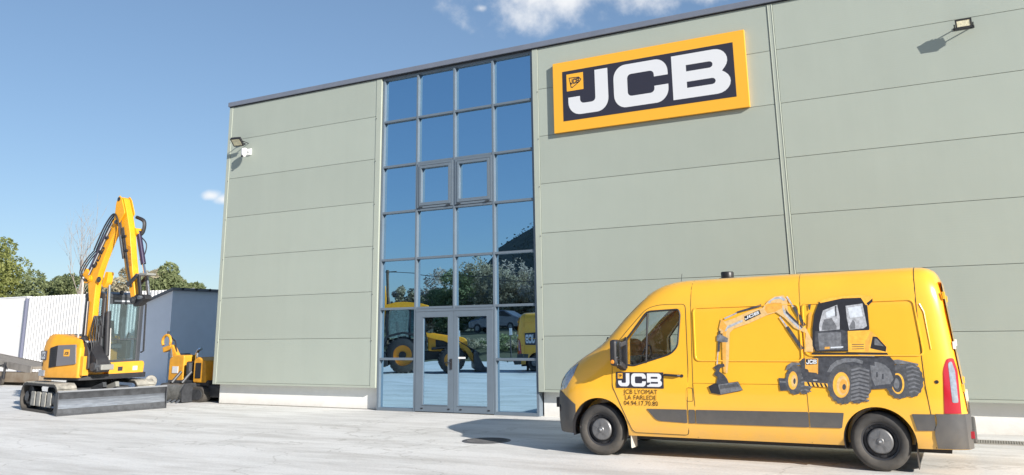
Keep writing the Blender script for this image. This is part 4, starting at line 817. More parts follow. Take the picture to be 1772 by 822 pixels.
 ('grey', [(3.166,1.828),(3.261,1.847),(3.312,1.74),(3.309,1.702),(3.122,1.69),(3.138,1.754)]),
 ('dark', [(3.312,1.995),(3.329,1.999),(3.324,1.867),(3.308,1.863)]),
 ('white', [(3.196,1.923),(3.303,1.964),(3.305,1.878),(3.199,1.849)]),
 ('light', [(3.443,1.996),(3.647,2.02),(3.674,1.739),(3.632,1.711),(3.46,1.696),(3.444,1.844)]),
 ('grey', [(3.464,1.738),(3.513,1.821),(3.536,1.789),(3.532,1.708),(3.471,1.7)]),
 ('white', [(3.467,1.97),(3.62,1.992),(3.637,1.861),(3.485,1.843)]),
 ('yellow', [(3.123,2.065),(3.243,2.1),(3.389,2.117),(3.624,2.131),(3.775,2.101),(3.769,2.047),(3.708,1.994),(3.681,2.003),(3.634,2.093),(3.407,2.091),(3.138,2.039)]),
 ('black', [(3.773,2.08),(3.769,2.042),(3.712,1.989),(3.695,2.023),(3.736,2.052)]),
 ('yellow', [(3.44,1.68),(3.693,1.689),(3.734,1.664),(3.879,1.481),(3.875,1.412),(3.423,1.421)]),
 ('orange', [(3.635,1.549),(3.706,1.662),(3.734,1.664),(3.694,1.548),(3.662,1.425),(3.619,1.425)]),
 ('black', [(3.728,1.61),(3.779,1.605),(3.875,1.481),(3.861,1.424),(3.686,1.466)]),
 ('grey', [(3.747,1.585),(3.772,1.581),(3.845,1.49),(3.739,1.507)]),
 ('dark', [(3.473,1.516),(3.616,1.52),(3.616,1.511),(3.472,1.508)]),
 ('dark', [(3.47,1.489),(3.614,1.493),(3.613,1.485),(3.469,1.481)]),
 ('dark', [(3.467,1.462),(3.611,1.466),(3.61,1.458),(3.467,1.454)]),
 ('orange', [(3.144,1.485),(3.206,1.488),(3.204,1.459),(3.142,1.455)]),
 ('white', [(3.216,1.484),(3.37,1.492),(3.368,1.475),(3.215,1.467)]),
 ('orange', [(2.978,1.896),(3.008,1.928),(3.023,1.927),(2.999,1.831),(2.979,1.724),(2.958,1.724)]),
 ('dark', [(2.985,2.026),(3.021,2.029),(3.004,1.956),(2.987,1.956)]),
]
PRINT_LOGOS = [[(2.146, 1.834), (2.356, 1.918), (2.346, 1.963), (2.143, 1.883)], [(2.896, 1.263), (3.034, 1.272), (3.039, 1.331), (2.898, 1.331)]]
PC = {'tyre': (.085, .087, .095), 'dark': (.058, .06, .07), 'grey': (.16, .165, .18), 'light': (.42, .43, .46), 'orange': (.76, .38, .07), 'tan': (.72, .47, .20), 'yellow': (.88, .46, .06), 'black': (.022, .022, .028), 'white': (.62, .66, .72)}
pm = list(PC); PMATS = [mat('print_' + k, PC[k], .45, var=.38 if k in ('tyre', 'dark', 'grey', 'light') else .16, vscale=22, coat=.1) for k in pm]
mb = MB()
for i, (c, poly) in enumerate(PRINT): decal(mb, [poly], 1 + i * .035, pm.index(c))
mb.v = mb.v; pg = mb.build('excavator_print', PMATS, van, fix=False)
for q in PRINT_LOGOS:
    a, b, c, d = [Vector((x, z)) for x, z in q]
    def fn(u, v, l):
        s, t = u / 3.77, v / 1.125; p = a * (1 - s) * (1 - t) + b * s * (1 - t) + c * s * t + d * (1 - s) * t
        return on_side(p.x, p.y, 6 + l)
    logo(pg, fn, badge=False)

# ================================================================ tracked excavator left of the building
EX = Vector((-2.0, -2.15, 0))
ex = empty('tracked_excavator', EX); tag(ex, 'yellow tracked excavator with raised boom and dozer blade beside the building', 'excavator')
# --- undercarriage, turned a little towards the road
TH = R(-14); TM = Matrix.Rotation(TH, 4, 'Z')
def ub(mb): mb.v = [tuple(TM @ Vector(v)) for v in mb.v]; return mb
def track_path(x0, x1, r, z0, n=10):
    pts = []
    for i in range(n + 1): a = R(90 + 180 * i / n); pts.append((x0 + r + r * math.cos(a), z0 + r + r * math.sin(a)))
    for i in range(n + 1): a = R(-90 + 180 * i / n); pts.append((x1 - r + r * math.cos(a), z0 + r + r * math.sin(a)))
    return pts
for yc in (-.93, .93):
    root = empty('track', (0, 0, 0)); root.parent = ex
    x0, x1, r = -1.28, 1.22, .33; o = track_path(x0, x1, r, .0); i_ = track_path(x0 + .05, x1 - .05, r - .05, .05); n = len(o)
    mb = MB(); y0, y1 = yc - .225, yc + .225
    vs = [(x, y, z) for y in (y0, y1) for x, z in o] + [(x, y, z) for y in (y0, y1) for x, z in i_]
    fs = []
    for k in range(n):
        q = (k + 1) % n; fs += [(k, q, n + q, n + k), (2 * n + k, 3 * n + k, 3 * n + q, 2 * n + q), (k, 2 * n + k, 2 * n + q, q), (n + k, n + q, 3 * n + q, 3 * n + k)]
    mb.add(vs, fs); ub(mb).build('track_belt', RUBBER, root, smooth=40)
    # grouser pads round the belt
    L = []; per = []
    for k in range(n): per.append((Vector((*o[k],)), Vector((*o[(k + 1) % n],))))
    tot = sum((b - a).length for a, b in per); step = .115; dd = 0; k = 0; acc = 0
    while dd < tot - .05:
        while k < n - 1 and dd > acc + (per[k][1] - per[k][0]).length: acc += (per[k][1] - per[k][0]).length; k += 1
        a, b = per[k]; t = (dd - acc) / max(1e-6, (b - a).length); p = a.lerp(b, min(1, t)); dr_ = (b - a).normalized(); nn = Vector((dr_.y, -dr_.x))
        if (p + nn * .1 - Vector((0, .33))).length < (p - Vector((0, .33))).length: nn = -nn
        if nn.y > -.9:
            pad = MB(); c = p + nn * .012; pad.bar((c.x - dr_.x * .048, yc, c.y - dr_.y * .048), (c.x + dr_.x * .048, yc, c.y + dr_.y * .048), .44, .026, (nn.x, 0, nn.y))
            ub(pad).build('track_pad', DUSTY, root, bevel=.006)
        dd += step
    fr = MB(); fr.prism(rounded([(x0 + .22, .16), (x1 - .25, .16), (x1 - .25, .44), (x0 + .22, .44)], .05), 'y', yc - .14, yc + .14); ub(fr).build('track_frame', STEEL, root)
    for sx in (x0 + r, x1 - r): ub(MB().lathe([(.26, -.09), (.27, -.05), (.27, .05), (.26, .09)], (sx, yc, .33), (0, 1, 0), 18)).build('sprocket', STEEL, root); 
    for sx in (x0 + r, x1 - r): ub(MB().lathe([(.13, -.17), (.10, -.19)], (sx, yc, .33), (0, 1 if yc > 0 else 1, 0), 16)).build('hub', STEEL, root)
    for q in range(4): ub(MB().box(-.62 + q * .36, -.62 + q * .36 + .27, yc - .19, yc - .15, .13, .47)).build('roller_guard', mat('dusty_steel', (.33, .32, .29), .8, var=.3, vscale=8), root, bevel=.02)
mb = MB(); mb.box(-.75, .75, -.72, .72, .28, .55); ub(mb).build('undercarriage', STEEL, ex, bevel=.05)
MB().lathe([(.52, .55), (.52, .76)], (0, 0, 0), (0, 0, 1), 32).build('slew_ring', BLACK, ex)
# dozer blade
BX0 = 1.60
prof = [(BX0, .03), (BX0 - .055, .17), (BX0 - .085, .30), (BX0 - .07, .42), (BX0 - .02, .52), (BX0 - .05, .535), (BX0 - .13, .42), (BX0 - .145, .30), (BX0 - .12, .17), (BX0 - .06, .02)]
root = empty('dozer_blade', (0, 0, 0)); root.parent = ex
ub(MB().prism(prof, 'y', -1.27, 1.27)).build('blade_plate', STEEL, root, smooth=50)
prw = [(x + .004, z) for x, z in prof[1:4]]
mb = MB(); vs = [(x, y, z) for y in (-1.26, 1.26) for x, z in ((BX0 - .046, .155), (BX0 - .070, .24), (BX0 - .078, .31), (BX0 - .072, .36))]
mb.add(vs, [(0, 4, 5, 1), (1, 5, 6, 2), (2, 6, 7, 3)]); ub(mb).build('polished_band', WORN, root)
ub(MB().box(BX0 - .05, BX0 + .012, -1.27, 1.27, .0, .05)).build('cutting_edge', STEEL, root)
ub(MB().tube([(BX0 - .035, -1.27, .53), (BX0 - .035, 1.27, .53)], .022, 8)).build('top_rail', mat('rail_grey', (.22, .23, .25), .5), root)
for y in (-1.275, 1.255): ub(MB().prism([(BX0 + .02, .0), (BX0, .50), (BX0 - .16, .52), (BX0 - .20, .1), (BX0 - .1, .0)], 'y', y, y + .02)).build('side_plate', STEEL, root)
for y in (-.45, .45): ub(MB().bar((.55, y, .36), (BX0 - .12, y, .27), .12, .16)).build('push_arm', STEEL, root)
ub(MB().tube([(.6, 0, .55), (BX0 - .14, 0, .42)], .06, 10)).build('blade_ram', BLACK, root)
for k, y in enumerate((-.18, .12)): ub(MB().bar((.75, y, .50), (1.15, y + .1, .62), .10, .12)).build('valve_block', mat('dull_metal', (.3, .3, .28), .6, .3) if k else STEEL, root)
E_ = EX
# --- upper structure (faces +X), world coordinates
def wb(mb, name, m_, par=None, **k): return mb.build(name, m_, par or ex, off=E_, **k)
wb(MB().prism(rounded([(-2.95, -1.9, .5), (-2.75, -3.02, .35), (-1.15, -3.06, .05), (-1.02, -2.75, .05), (-.98, -1.30, .05), (-2.6, -1.05, .5)], .1), 'z', .74, .86), 'deck', BLACK)
# engine hood and counterweight
hood_plan = rounded([(-2.98, -2.0, .5), (-2.74, -3.03, .30), (-2.30, -3.10, .10), (-1.12, -3.10, .06), (-1.12, -2.45, .04), (-1.9, -1.2, .2), (-2.7, -1.15, .5)], .1)
mb = MB(); n = len(hood_plan); cx, cy = -2.0, -2.3; levels = [(.80, 1.0), (.86, 1.012), (1.50, 1.0), (1.64, .97), (1.78, .90), (1.83, .82)]
vs = [(cx + (x - cx) * k, cy + (y - cy) * k, z - (.10 * max(0, (x + 2.3)) if z > 1.6 else 0)) for z, k in levels for x, y in hood_plan]
fs = [tuple(range(n))[::-1], tuple(range((len(levels) - 1) * n, len(levels) * n))] + [(i * n + k, i * n + (k + 1) % n, (i + 1) * n + (k + 1) % n, (i + 1) * n + k) for i in range(len(levels) - 1) for k in range(n)]
hood = wb(mb.add(vs, fs), 'engine_hood', PAINT2, smooth=35)
wb(MB().prism(rounded([(-2.22, 1.03), (-2.23, 1.50), (-1.95, 1.56), (-1.95, 1.06)], .02), 'y', -3.128, -3.09), 'vent_grille', BLACK, hood)
for k in range(9): wb(MB().box(-2.20, -1.97, -3.138, -3.127, 1.08 + k * .048, 1.10 + k * .048), 'grille_slat', BLACK, hood)
GP = mat('grey_door_panel', (.17, .165, .18), .35, coat=.4)
wb(MB().prism(rounded([(-1.94, 1.065), (-1.94, 1.56), (-1.27, 1.575), (-1.20, 1.12)], .03), 'y', -3.128, -3.09), 'side_panel', GP, hood)
wb(MB().prism(rounded([(-1.68, 1.30), (-1.68, 1.46), (-1.46, 1.46), (-1.46, 1.30)], .01), 'y', -3.133, -3.127), 'badge', LOGO_YEL, hood)
mb = MB(); sc2 = lambda g: [(-1.655 + u / 3.77 * .17, 1.33 + v / 1.125 * .08) for u, v in g]
for polys in ([sc2(GL_J)], [sc2(GL_C)], [sc2(GL_B), sc2(GL_B1)[::-1], sc2(GL_B2)[::-1]]): poly_faces(mb, polys, lambda u, v: (u, -3.135, v))
wb(mb, 'emblem', LOGO_BLACK, hood, fix=False)
# rear corner plate with letters and lamp: on the chamfered corner
pa, pb = Vector((-2.79, -2.99)), Vector((-2.36, -3.098)); dv = (pb - pa).normalized(); nv = Vector((dv.y, -dv.x))
def corner(u, z, l): p = pa + dv * u + nv * l; return (p.x, p.y, z)
mb = MB()
for l0, l1, u0, u1, z0, z1 in ((-.02, .03, .06, .40, 1.21, 1.43),):
    mb.add([corner(u0, z0, l1), corner(u1, z0, l1), corner(u1, z1, l1), corner(u0, z1, l1), corner(u0, z0, l0), corner(u1, z0, l0), corner(u1, z1, l0), corner(u0, z1, l0)], [(0, 1, 2, 3), (7, 6, 5, 4), (0, 4, 5, 1), (1, 5, 6, 2), (2, 6, 7, 3), (3, 7, 4, 0)])
pt = wb(mb, 'logo_plate', LOGO_BLACK, hood)
mb = MB()
for polys in ([GL_J], [GL_C], [GL_B, GL_B1[::-1], GL_B2[::-1]]): poly_faces(mb, polys, lambda u, v: corner(.065 + u / 3.77 * .33, 1.21 + v / 1.125 * .22, .032))
wb(mb, 'letters', LOGO_WHITE, pt, fix=False)
mb = MB(); mb.add([corner(.04, .83, .03), corner(.40, .83, .03), corner(.40, .97, .03), corner(.04, .97, .03), corner(.04, .83, -.02), corner(.40, .83, -.02), corner(.40, .97, -.02), corner(.04, .97, -.02)], [(0, 1, 2, 3), (7, 6, 5, 4), (0, 4, 5, 1), (1, 5, 6, 2), (2, 6, 7, 3), (3, 7, 4, 0)]); wb(mb, 'tail_lamp', CLEAR, hood)
mb = MB(); mb.add([corner(.19, 1.06, .025), corner(.25, 1.06, .025), corner(.25, 1.15, .025), corner(.19, 1.15, .025)], [(0, 1, 2, 3)]); wb(mb, 'lock', BLACK, hood)
wb(MB().tube([(-1.75, -2.5, 1.75), (-1.75, -2.5, 1.95), (-1.72, -2.58, 2.02)], .035, 8), 'exhaust', BLACK)
wb(MB().box(-1.55, -1.12, -2.98, -2.62, 1.60, 1.66), 'tank_step', mat('step_grey', (.35, .36, .38), .6), bevel=.01)
# front bodywork under the cab
wb(MB().prism(rounded([(-2.35, .81), (-2.35, 1.13), (-1.38, 1.14), (-1.34, 1.08), (-1.36, .83)], .03), 'x', -2.6, -1.02), 'front_skirt', PAINT2, bevel=.02)
for y in (-1.68, -2.1): wb(MB().box(-1.018, -1.012, y, y + .13, .92, 1.02), 'skirt_label', LOGO_WHITE if y > -2 else LOGO_BLACK)
wb(MB().box(-2.55, -1.15, -3.02, -2.5, .83, .9), 'side_sill', PAINT2)
# cab
CX0, CX1, CY0, CY1, CZ0, CZ1 = -1.80, -1.05, -2.60, -1.50, 1.12, 2.80
cab = empty('cab', (0, 0, 0)); cab.parent = ex
CABM = mat('cab_black', (.05, .055, .065), .45, coat=.2)
for x, y in ((CX0, CY0), (CX1, CY0), (CX0, CY1), (CX1, CY1)):
    xx, yy = (x + .05 if x == CX0 else x - .05), (y + .045 if y == CY0 else y - .045)
    wb(MB().bar((xx, yy, CZ0), (xx, yy, CZ1 - .04), .125, .12), 'pillar', CABM, cab, bevel=.02)
wb(MB().prism(rounded([(CX0 - .03, CZ1 - .10), (CX0 - .03, CZ1 + .02), (CX1 - .2, CZ1 + .05), (CX1 + .03, CZ1 - .02), (CX1 + .03, CZ1 - .12)], .05), 'y', CY0 - .02, CY1 + .02), 'roof', CABM, cab, bevel=.03)
wb(MB().box(CX0, CX1, CY0, CY1, CZ0 - .02, CZ0 + .06), 'floor', CABM, cab)
wb(MB().box(CX1 - .05, CX1 + .005, CY0 + .05, CY1 - .05, CZ1 - .26, CZ1 - .10), 'visor', CABM, cab); wb(MB().box(CX1 + .006, CX1 + .016, CY0 + .25, CY1 - .22, CZ1 - .205, CZ1 - .165), 'visor_label', mat('pale_label', (.5, .52, .55), .5), cab)
wb(MB().box(CX1 - .03, CX1, CY0 + .09, CY1 - .09, CZ0 + .55, CZ0 + .575), 'window_bar', CABM, cab)
wb(MB().box(CX1 - .012, CX1 - .004, CY0 + .08, CY1 - .08, CZ0 + .05, CZ1 - .25), 'windscreen', CGLASS, cab)
wb(MB().box(CX0 + .08, CX1 - .1, CY0 + .01, CY0 + .02, CZ0 + .4, CZ1 - .12), 'side_window', CGLASS, cab)
wb(MB().box(CX0 + .08, CX1 - .1, CY1 - .02, CY1 - .01, CZ0 + .1, CZ1 - .12), 'side_window', CGLASS, cab)
wb(MB().box(CX0 + .01, CX0 + .02, CY0 + .08, CY1 - .08, CZ0 + .5, CZ1 - .12), 'rear_window', CGLASS, cab)
wb(MB().box(CX0, CX0 + .04, CY0 + .05, CY1 - .05, CZ0, CZ0 + .5), 'rear_panel', CABM, cab); wb(MB().box(CX0 + .05, CX1 - .1, CY0, CY0 + .03, CZ0, CZ0 + .4), 'side_panel', CABM, cab)
st_ = MB(); st_.box(-1.70, -1.30, -2.28, -1.82, 1.45, 1.58); st_.bar((-1.62, -2.05, 1.55), (-1.72, -2.05, 2.15), .44, .10, (1, 0, 0)); wb(st_, 'seat', SEAT, cab, bevel=.03)
wb(MB().bar((-1.71, -2.05, 2.18), (-1.73, -2.05, 2.4), .26, .08, (1, 0, 0)), 'headrest', mat('pale_cover', (.55, .58, .6), .8), cab, bevel=.03)
wb(MB().box(-1.7, -1.2, -2.45, -2.3, 1.2, 1.66), 'console', BLACK, cab, bevel=.03); wb(MB().box(-1.7, -1.2, -1.78, -1.63, 1.2, 1.66), 'console', BLACK, cab, bevel=.03)
for y in (-2.37, -1.71): wb(MB().tube([(-1.3, y, 1.66), (-1.25, y, 1.85)], .02, 6), 'lever', BLACK, cab)
wb(MB().tube([(-1.02, -1.48, 1.35), (-.95, -1.46, 1.38), (-.97, -1.48, 2.55), (-1.05, -1.5, 2.6)], .022, 8), 'handrail', BLACK, cab)
wb(MB().box(-1.08, -1.0, -2.72, -2.63, 1.72, 2.02), 'mirror', BLACK, cab, bevel=.02)
wb(MB().lathe([(.045, 0), (.05, .06)], (-1.02, -2.2, 2.83), (1, 0, 0), 12), 'work_lamp', BLACK, cab); wb(MB().lathe([(.05, 0), (.03, .03)], (-1.4, -1.8, 2.83), (0, 0, 1), 12), 'roof_vent', BLACK, cab)
# boom mount
bmn = MB(); bmn.prism(rounded([(-1.55, .95), (-1.55, 1.65), (-1.30, 1.80), (-1.0, 1.50), (-.72, 1.22), (-.66, .92)], .05), 'y', -2.92, -2.58); wb(bmn, 'swing_post', BLACK, bevel=.02)
for y in (-2.98, -2.56): wb(MB().prism(rounded([(-1.5, 1.0), (-1.45, 1.7), (-1.2, 1.76), (-.95, 1.4), (-.9, 1.0)], .05), 'y', y, y + .035), 'post_cheek', STEEL, bevel=.008)
wb(MB().lathe([(.10, -.22), (.10, .22)], (-.78, -2.75, 1.05), (0, 1, 0), 16), 'post_pin', STEEL)
wb(MB().box(-.98, -.62, -2.84, -2.50, .97, 1.10), 'boom_foot_cover', mat('dull_metal', (.3, .3, .28), .6, .3), bevel=.02)
wb(MB().box(-1.2, -1.0, -3.06, -2.9, .85, 1.3), 'valve_cover', PAINT2, bevel=.01); wb(MB().box(-1.12, -.98, -2.97, -2.83, 1.12, 1.30), 'valve_cover', mat('rust_orange', (.45, .18, .03), .6), bevel=.01)
# boom
BY0, BY1 = -2.835, -2.675
boom = MB(); boom.prism(rounded([(-1.33, 1.50), (-1.36, 2.64), (-1.44, 2.98), (-1.47, 3.18), (-1.16, 3.82), (-.72, 4.50), (-.60, 4.58), (-.48, 4.52), (-.52, 4.36), (-.72, 4.04), (-.90, 3.68), (-1.06, 3.30), (-1.13, 3.02), (-1.15, 2.6), (-1.13, 1.5)], .05), 'y', BY0, BY1)
bo = wb(boom, 'boom', PAINT2, bevel=.018)
wb(MB().prism(rounded([(-1.62, 3.05), (-1.70, 3.25), (-1.56, 3.42), (-1.42, 3.30), (-1.45, 3.05)], .03), 'y', -2.85, -2.65), 'ram_bracket', PAINT2, bo, bevel=.01)
wb(MB().prism(rounded([(-1.10, 3.0), (-1.0, 3.32), (-.88, 3.30), (-.92, 3.05), (-1.02, 2.92)], .03), 'y', -2.70, -2.54), 'ram_bracket', PAINT2, bo, bevel=.01)
bd = Vector((-1.40, 3.45)); be = Vector((-.98, 4.10)); bdir = (be - bd).normalized(); bn = Vector((-bdir.y, bdir.x))
mb = MB()
def bfn(u, v): p = bd + bdir * (.03 + u / 3.77 * .62) - bn * (.20 - v / 1.125 * .20); return (p.x, BY0 - .003, p.y)
for polys in ([GL_J], [GL_C], [GL_B, GL_B1[::-1], GL_B2[::-1]]): poly_faces(mb, polys, bfn)
lt = wb(mb, 'letters', LOGO_BLACK, bo, fix=False)
# lift ram
ram = MB(); ram.tube([(-.86, -2.56, 1.30), (-.95, -2.56, 2.35)], .065, 12); wb(ram, 'lift_ram', BLACK, bo, smooth=40); wb(MB().tube([(-.95, -2.56, 2.35), (-1.0, -2.57, 3.15)], .038, 12), 'ram_rod', CHROME, bo, smooth=40)
wb(MB().tube([(-1.48, -2.93, 1.55), (-1.50, -2.93, 3.0), (-1.56, -2.9, 3.2)], .022, 6), 'hydraulic_pipe', mat('pale_pipe', (.62, .60, .58), .4, .3), bo)
# dipper ram on the back of the boom
wb(MB().tube([(-1.56, -2.75, 3.30), (-1.02, -2.75, 4.22)], .06, 12), 'dipper_ram', mat('ram_grey', (.10, .09, .13), .35, .3), bo, smooth=40); wb(MB().tube([(-1.02, -2.75, 4.22), (-.55, -2.75, 4.95)], .034, 10), 'ram_rod', CHROME, bo, smooth=40)
# dipper
dp = MB(); dp.prism(rounded([(-.52, 5.06), (-.44, 5.12), (-.36, 5.07), (-.18, 4.66), (-.02, 4.22), (.10, 3.65), (.25, 3.10), (.42, 2.50), (.29, 2.48), (.13, 2.85), (-.04, 3.22), (-.36, 4.15), (-.53, 4.55)], .03), 'y', -2.84, -2.665)
dpo = wb(dp, 'dipper', PAINT2, bevel=.014)
for y in (-2.90, -2.63): wb(MB().prism(rounded([(-.56, 4.98), (-.46, 5.16), (-.36, 5.06), (-.20, 4.70), (-.40, 4.45), (-.58, 4.50)], .04), 'y', y, y + .03), 'cheek_plate', PAINT2, dpo, bevel=.006)
wb(MB().prism(rounded([(-.16, 4.30), (-.02, 4.34), (.06, 4.20), (-.06, 4.12)], .03), 'y', -2.70, -2.52), 'ram_bracket', PAINT2, dpo)
for x, z in ((-.46, 5.06), (-.50, 4.50), (.33, 2.58), (.16, 2.98)): wb(MB().lathe([(.05, -.16), (.05, .16)], (x, -2.75, z), (0, 1, 0), 14), 'pin', STEEL, dpo)
RAMP = mat('ram_purple_black', (.035, .025, .06), .35, .2)
wb(MB().tube([(-.02, -2.60, 4.25), (.26, -2.60, 3.45)], .062, 12), 'bucket_ram', RAMP, dpo, smooth=40); wb(MB().tube([(.26, -2.60, 3.45), (.40, -2.62, 3.16)], .034, 10), 'ram_rod', CHROME, dpo, smooth=40)
lk = MB()
for y in (-2.90, -2.60): lk.bar((.14, y, 2.92), (.46, y, 3.17), .03, .09, (0, 0, 1))
wb(lk, 'tipping_link', STEEL, dpo, bevel=.008)
for y in (-2.86, -2.64): wb(MB().bar((.46, y, 3.17), (.60, y, 2.66), .05, .085, (1, 0, 0)), 'bucket_link', WORN if y > -2.7 else BLACK, dpo, bevel=.01)
hx = MB(); hx.prism(rounded([(.24, 2.62), (.40, 2.72), (.70, 2.70), (.76, 2.60), (.64, 2.56), (.50, 2.46), (.34, 2.44)], .03), 'y', -2.84, -2.66); wb(hx, 'quick_hitch', BLACK, dpo, bevel=.01)
wb(MB().box(.40, .78, -2.88, -2.62, 3.15, 3.20), 'link_plate', mat('dull_metal', (.3, .3, .28), .6, .3), dpo, bevel=.01); wb(MB().lathe([(.045, -.17), (.045, .17)], (.60, -2.75, 2.64), (0, 1, 0), 12), 'pin', WORN, dpo)
# pins, weld seams, pipes and clamps that break the plain box sections up
for x, z, r0 in ((-1.24, 1.62, .10), (-1.38, 3.16, .085), (-.60, 4.50, .085), (-1.02, 3.12, .07)):
    for y, dy in ((BY0, -1), (BY1, 1)): wb(MB().lathe([(r0, 0), (r0, .025), (r0 * .55, .03), (r0 * .55, .05)], (x, y, z), (0, dy, 0), 18), 'pin_boss', STEEL if r0 < .08 else PAINT2, bo, smooth=40)
for a, b in (((-1.335, 1.7), (-1.345, 2.6)), ((-1.42, 3.25), (-.76, 4.36))):
    for k in (0, .045): wb(MB().tube([(a[0] + k, BY0 - .022, a[1]), (b[0] + k, BY0 - .022, b[1])], .013, 6), 'hydraulic_pipe', STEEL if k else mat('pale_pipe', (.62, .60, .58), .4, .3), bo)
for t in (.2, .5, .8):
    x = -1.42 + (.66) * t; z = 3.25 + 1.11 * t; wb(MB().box(x - .02, x + .09, BY0 - .04, BY0, z - .03, z + .03), 'pipe_clamp', BLACK, bo)
for k in (0, .05): wb(MB().tube([(-.30 + k, -2.86, 4.35), (.02 + k, -2.86, 3.35), (.20 + k, -2.86, 2.9)], .014, 6), 'hydraulic_pipe', STEEL, dpo)
for t in (.25, .6): wb(MB().box(-.30 + .32 * t - .03, -.30 + .32 * t + .09, -2.88, -2.84, 4.35 - t, 4.40 - t), 'pipe_clamp', BLACK, dpo)
for x, z in ((.33, 2.58), (-.45, 4.52)): wb(MB().lathe([(.085, 0), (.085, .03)], (x, -2.84, z), (0, -1, 0), 16), 'pin_boss', STEEL, dpo)
wb(MB().prism([(-.05, 3.9), (.06, 3.86), (.16, 3.40), (.06, 3.40)], 'y', -2.845, -2.8395), 'wear_patch', mat('worn_orange', (.55, .22, .02), .6, var=.4, vscale=20), dpo)
# hoses
HOSE = BLACK
def hose(pts, r=.018):
    pts = [Vector(p) for p in pts]; out = []
    for i in range(len(pts) - 1):
        p0 = pts[max(i - 1, 0)]; p1 = pts[i]; p2 = pts[i + 1]; p3 = pts[min(i + 2, len(pts) - 1)]
        for k in range(5):
            t = k / 5; out.append(.5 * ((2 * p1) + (p2 - p0) * t + (2 * p0 - 5 * p1 + 4 * p2 - p3) * t * t + (3 * p1 - p0 - 3 * p2 + p3) * t ** 3))
    out.append(pts[-1]); wb(MB().tube(out, r, 6), 'hose', HOSE, bo, smooth=60)
for dy in (0, .06, .12):
    hose([(-1.46, -2.92 + dy, 3.1), (-1.72, -2.9 + dy, 3.32), (-1.55, -2.88 + dy, 3.62), (-1.28, -2.86 + dy, 3.85)], .016)
    hose([(-1.24, -2.90 + dy, 3.85), (-.92, -2.90 + dy, 4.42), (-.60, -2.91 + dy, 4.70), (-.40, -2.91 + dy, 4.50), (-.28, -2.90 + dy, 4.05), (-.12, -2.89 + dy, 3.58)], .02)
hose([(-.14, -2.60, 4.62), (.10, -2.56, 4.50), (.10, -2.56, 4.25), (0, -2.6, 4.15)], .045)
hose([(.0, -2.56, 4.15), (.20, -2.52, 3.95), (.20, -2.54, 3.7), (.12, -2.6, 3.55)], .014)
for k in range(6):
    y = -2.92 + k * .07; hose([(-1.30 + .02 * k, y, 1.05), (-.92 - .03 * k, y - .02, 1.42 + .05 * k), (-1.02, y, 1.80), (-1.10, y * .6 - 1.06, 2.25)], .019)
for k in range(3): 
    wb(MB().tube([(-.9 + .05 * k, -2.52, 1.2), (-.95 + .03 * k, -2.5, 1.95)], .020, 6), 'hydraulic_pipe', mat('pale_pipe', (.62, .60, .58), .4, .3), bo)

# ================================================================ compact yellow machine by the building corner
MN = Vector((-1.85, 1.10, 0)); mn = empty('compact_trencher', MN + Vector((.40, -.33, 0))); tag(mn, 'small worn yellow tracked machine with bucket tucked behind the building corner', 'compact machine')
def wm(mb, name, m_, par=None, **k): return mb.build(name, m_, par or mn, off=MN, **k)
OLD = mat('worn_yellow_paint', (.84, .40, .03), .5, col2=(.60, .28, .03), vscale=5)
for yy in (.55, 1.55):
    pth = track_path(-2.7, -.95, .2, .0); mb = MB(); mb.prism(pth, 'y', yy, yy + .28); wm(mb, 'track', RUBBER, bevel=.02)
    wm(MB().prism(track_path(-2.62, -1.03, .13, .07), 'y', yy - .02, yy + .02), 'track_frame', STEEL)
wm(MB().box(-2.6, -1.0, .7, 1.75, .40, .56), 'chassis', STEEL, bevel=.03)
wm(MB().prism(rounded([(-2.62, .52), (-2.62, 1.12), (-2.45, 1.22), (-2.02, 1.22), (-2.02, .52)], .06), 'y', .72, 1.25), 'body_left', OLD, bevel=.03)
wm(MB().prism(rounded([(-1.55, .50), (-1.55, 1.10), (-1.42, 1.18), (-1.10, 1.08), (-1.05, .50)], .06), 'y', .66, 1.30), 'body_right', OLD, bevel=.03)
wm(MB().box(-1.45, -1.25, .645, .665, .62, 1.02), 'vent_panel', BLACK); wm(MB().box(-2.45, -2.22, .705, .722, .74, .92), 'data_plate', LOGO_WHITE)
wm(MB().box(-2.02, -1.55, .80, 1.4, .50, 1.05), 'engine', BLACK, bevel=.04); wm(MB().lathe([(.10, 0), (.10, .3)], (-1.78, .75, .72), (0, 0, 1), 12), 'filter', STEEL)
wm(MB().box(-1.02, -.45, 1.0, 1.9, .45, 1.0), 'rear_body', OLD, bevel=.03); wm(MB().box(-1.05, -.40, .75, 1.9, .12, .44), 'rear_skid', STEEL, bevel=.03)
wm(MB().tube([(-1.72, .9, 1.0), (-1.72, .9, 1.28), (-1.66, .9, 1.36), (-1.56, .9, 1.38)], .04, 10), 'exhaust', CHROME)
hose_pts = [(-2.5, .85, 1.15), (-2.72, .82, 1.42), (-2.82, .80, 1.58)]
wm(MB().bar((-2.42, .85, 1.12), (-2.66, .82, 1.46), .14, .16), 'boom', OLD, bevel=.015); wm(MB().bar((-2.66, .82, 1.44), (-2.95, .80, 1.36), .13, .14), 'dipper', OLD, bevel=.015)
wm(MB().tube([(-2.83 + .17 * math.cos(a), .76, 1.60 + .17 * math.sin(a)) for a in [R(-30 + 25 * k) for k in range(11)]], .04, 8), 'hose_guard', OLD)
wm(MB().tube([(-2.70, .78, 1.72), (-2.52, .80, 1.60), (-2.46, .82, 1.3)], .02, 6), 'hose', BLACK); wm(MB().tube([(-2.80, .78, 1.80), (-2.80, .78, 1.88)], .035, 8), 'cap', STEEL)
wm(MB().tube([(-2.55, .76, 1.1), (-2.60, .74, 1.4)], .03, 8), 'ram', CHROME)
wm(MB().box(-2.90, -2.66, 1.0, 1.5, .25, 1.25), 'seat_guard', BLACK, bevel=.03)
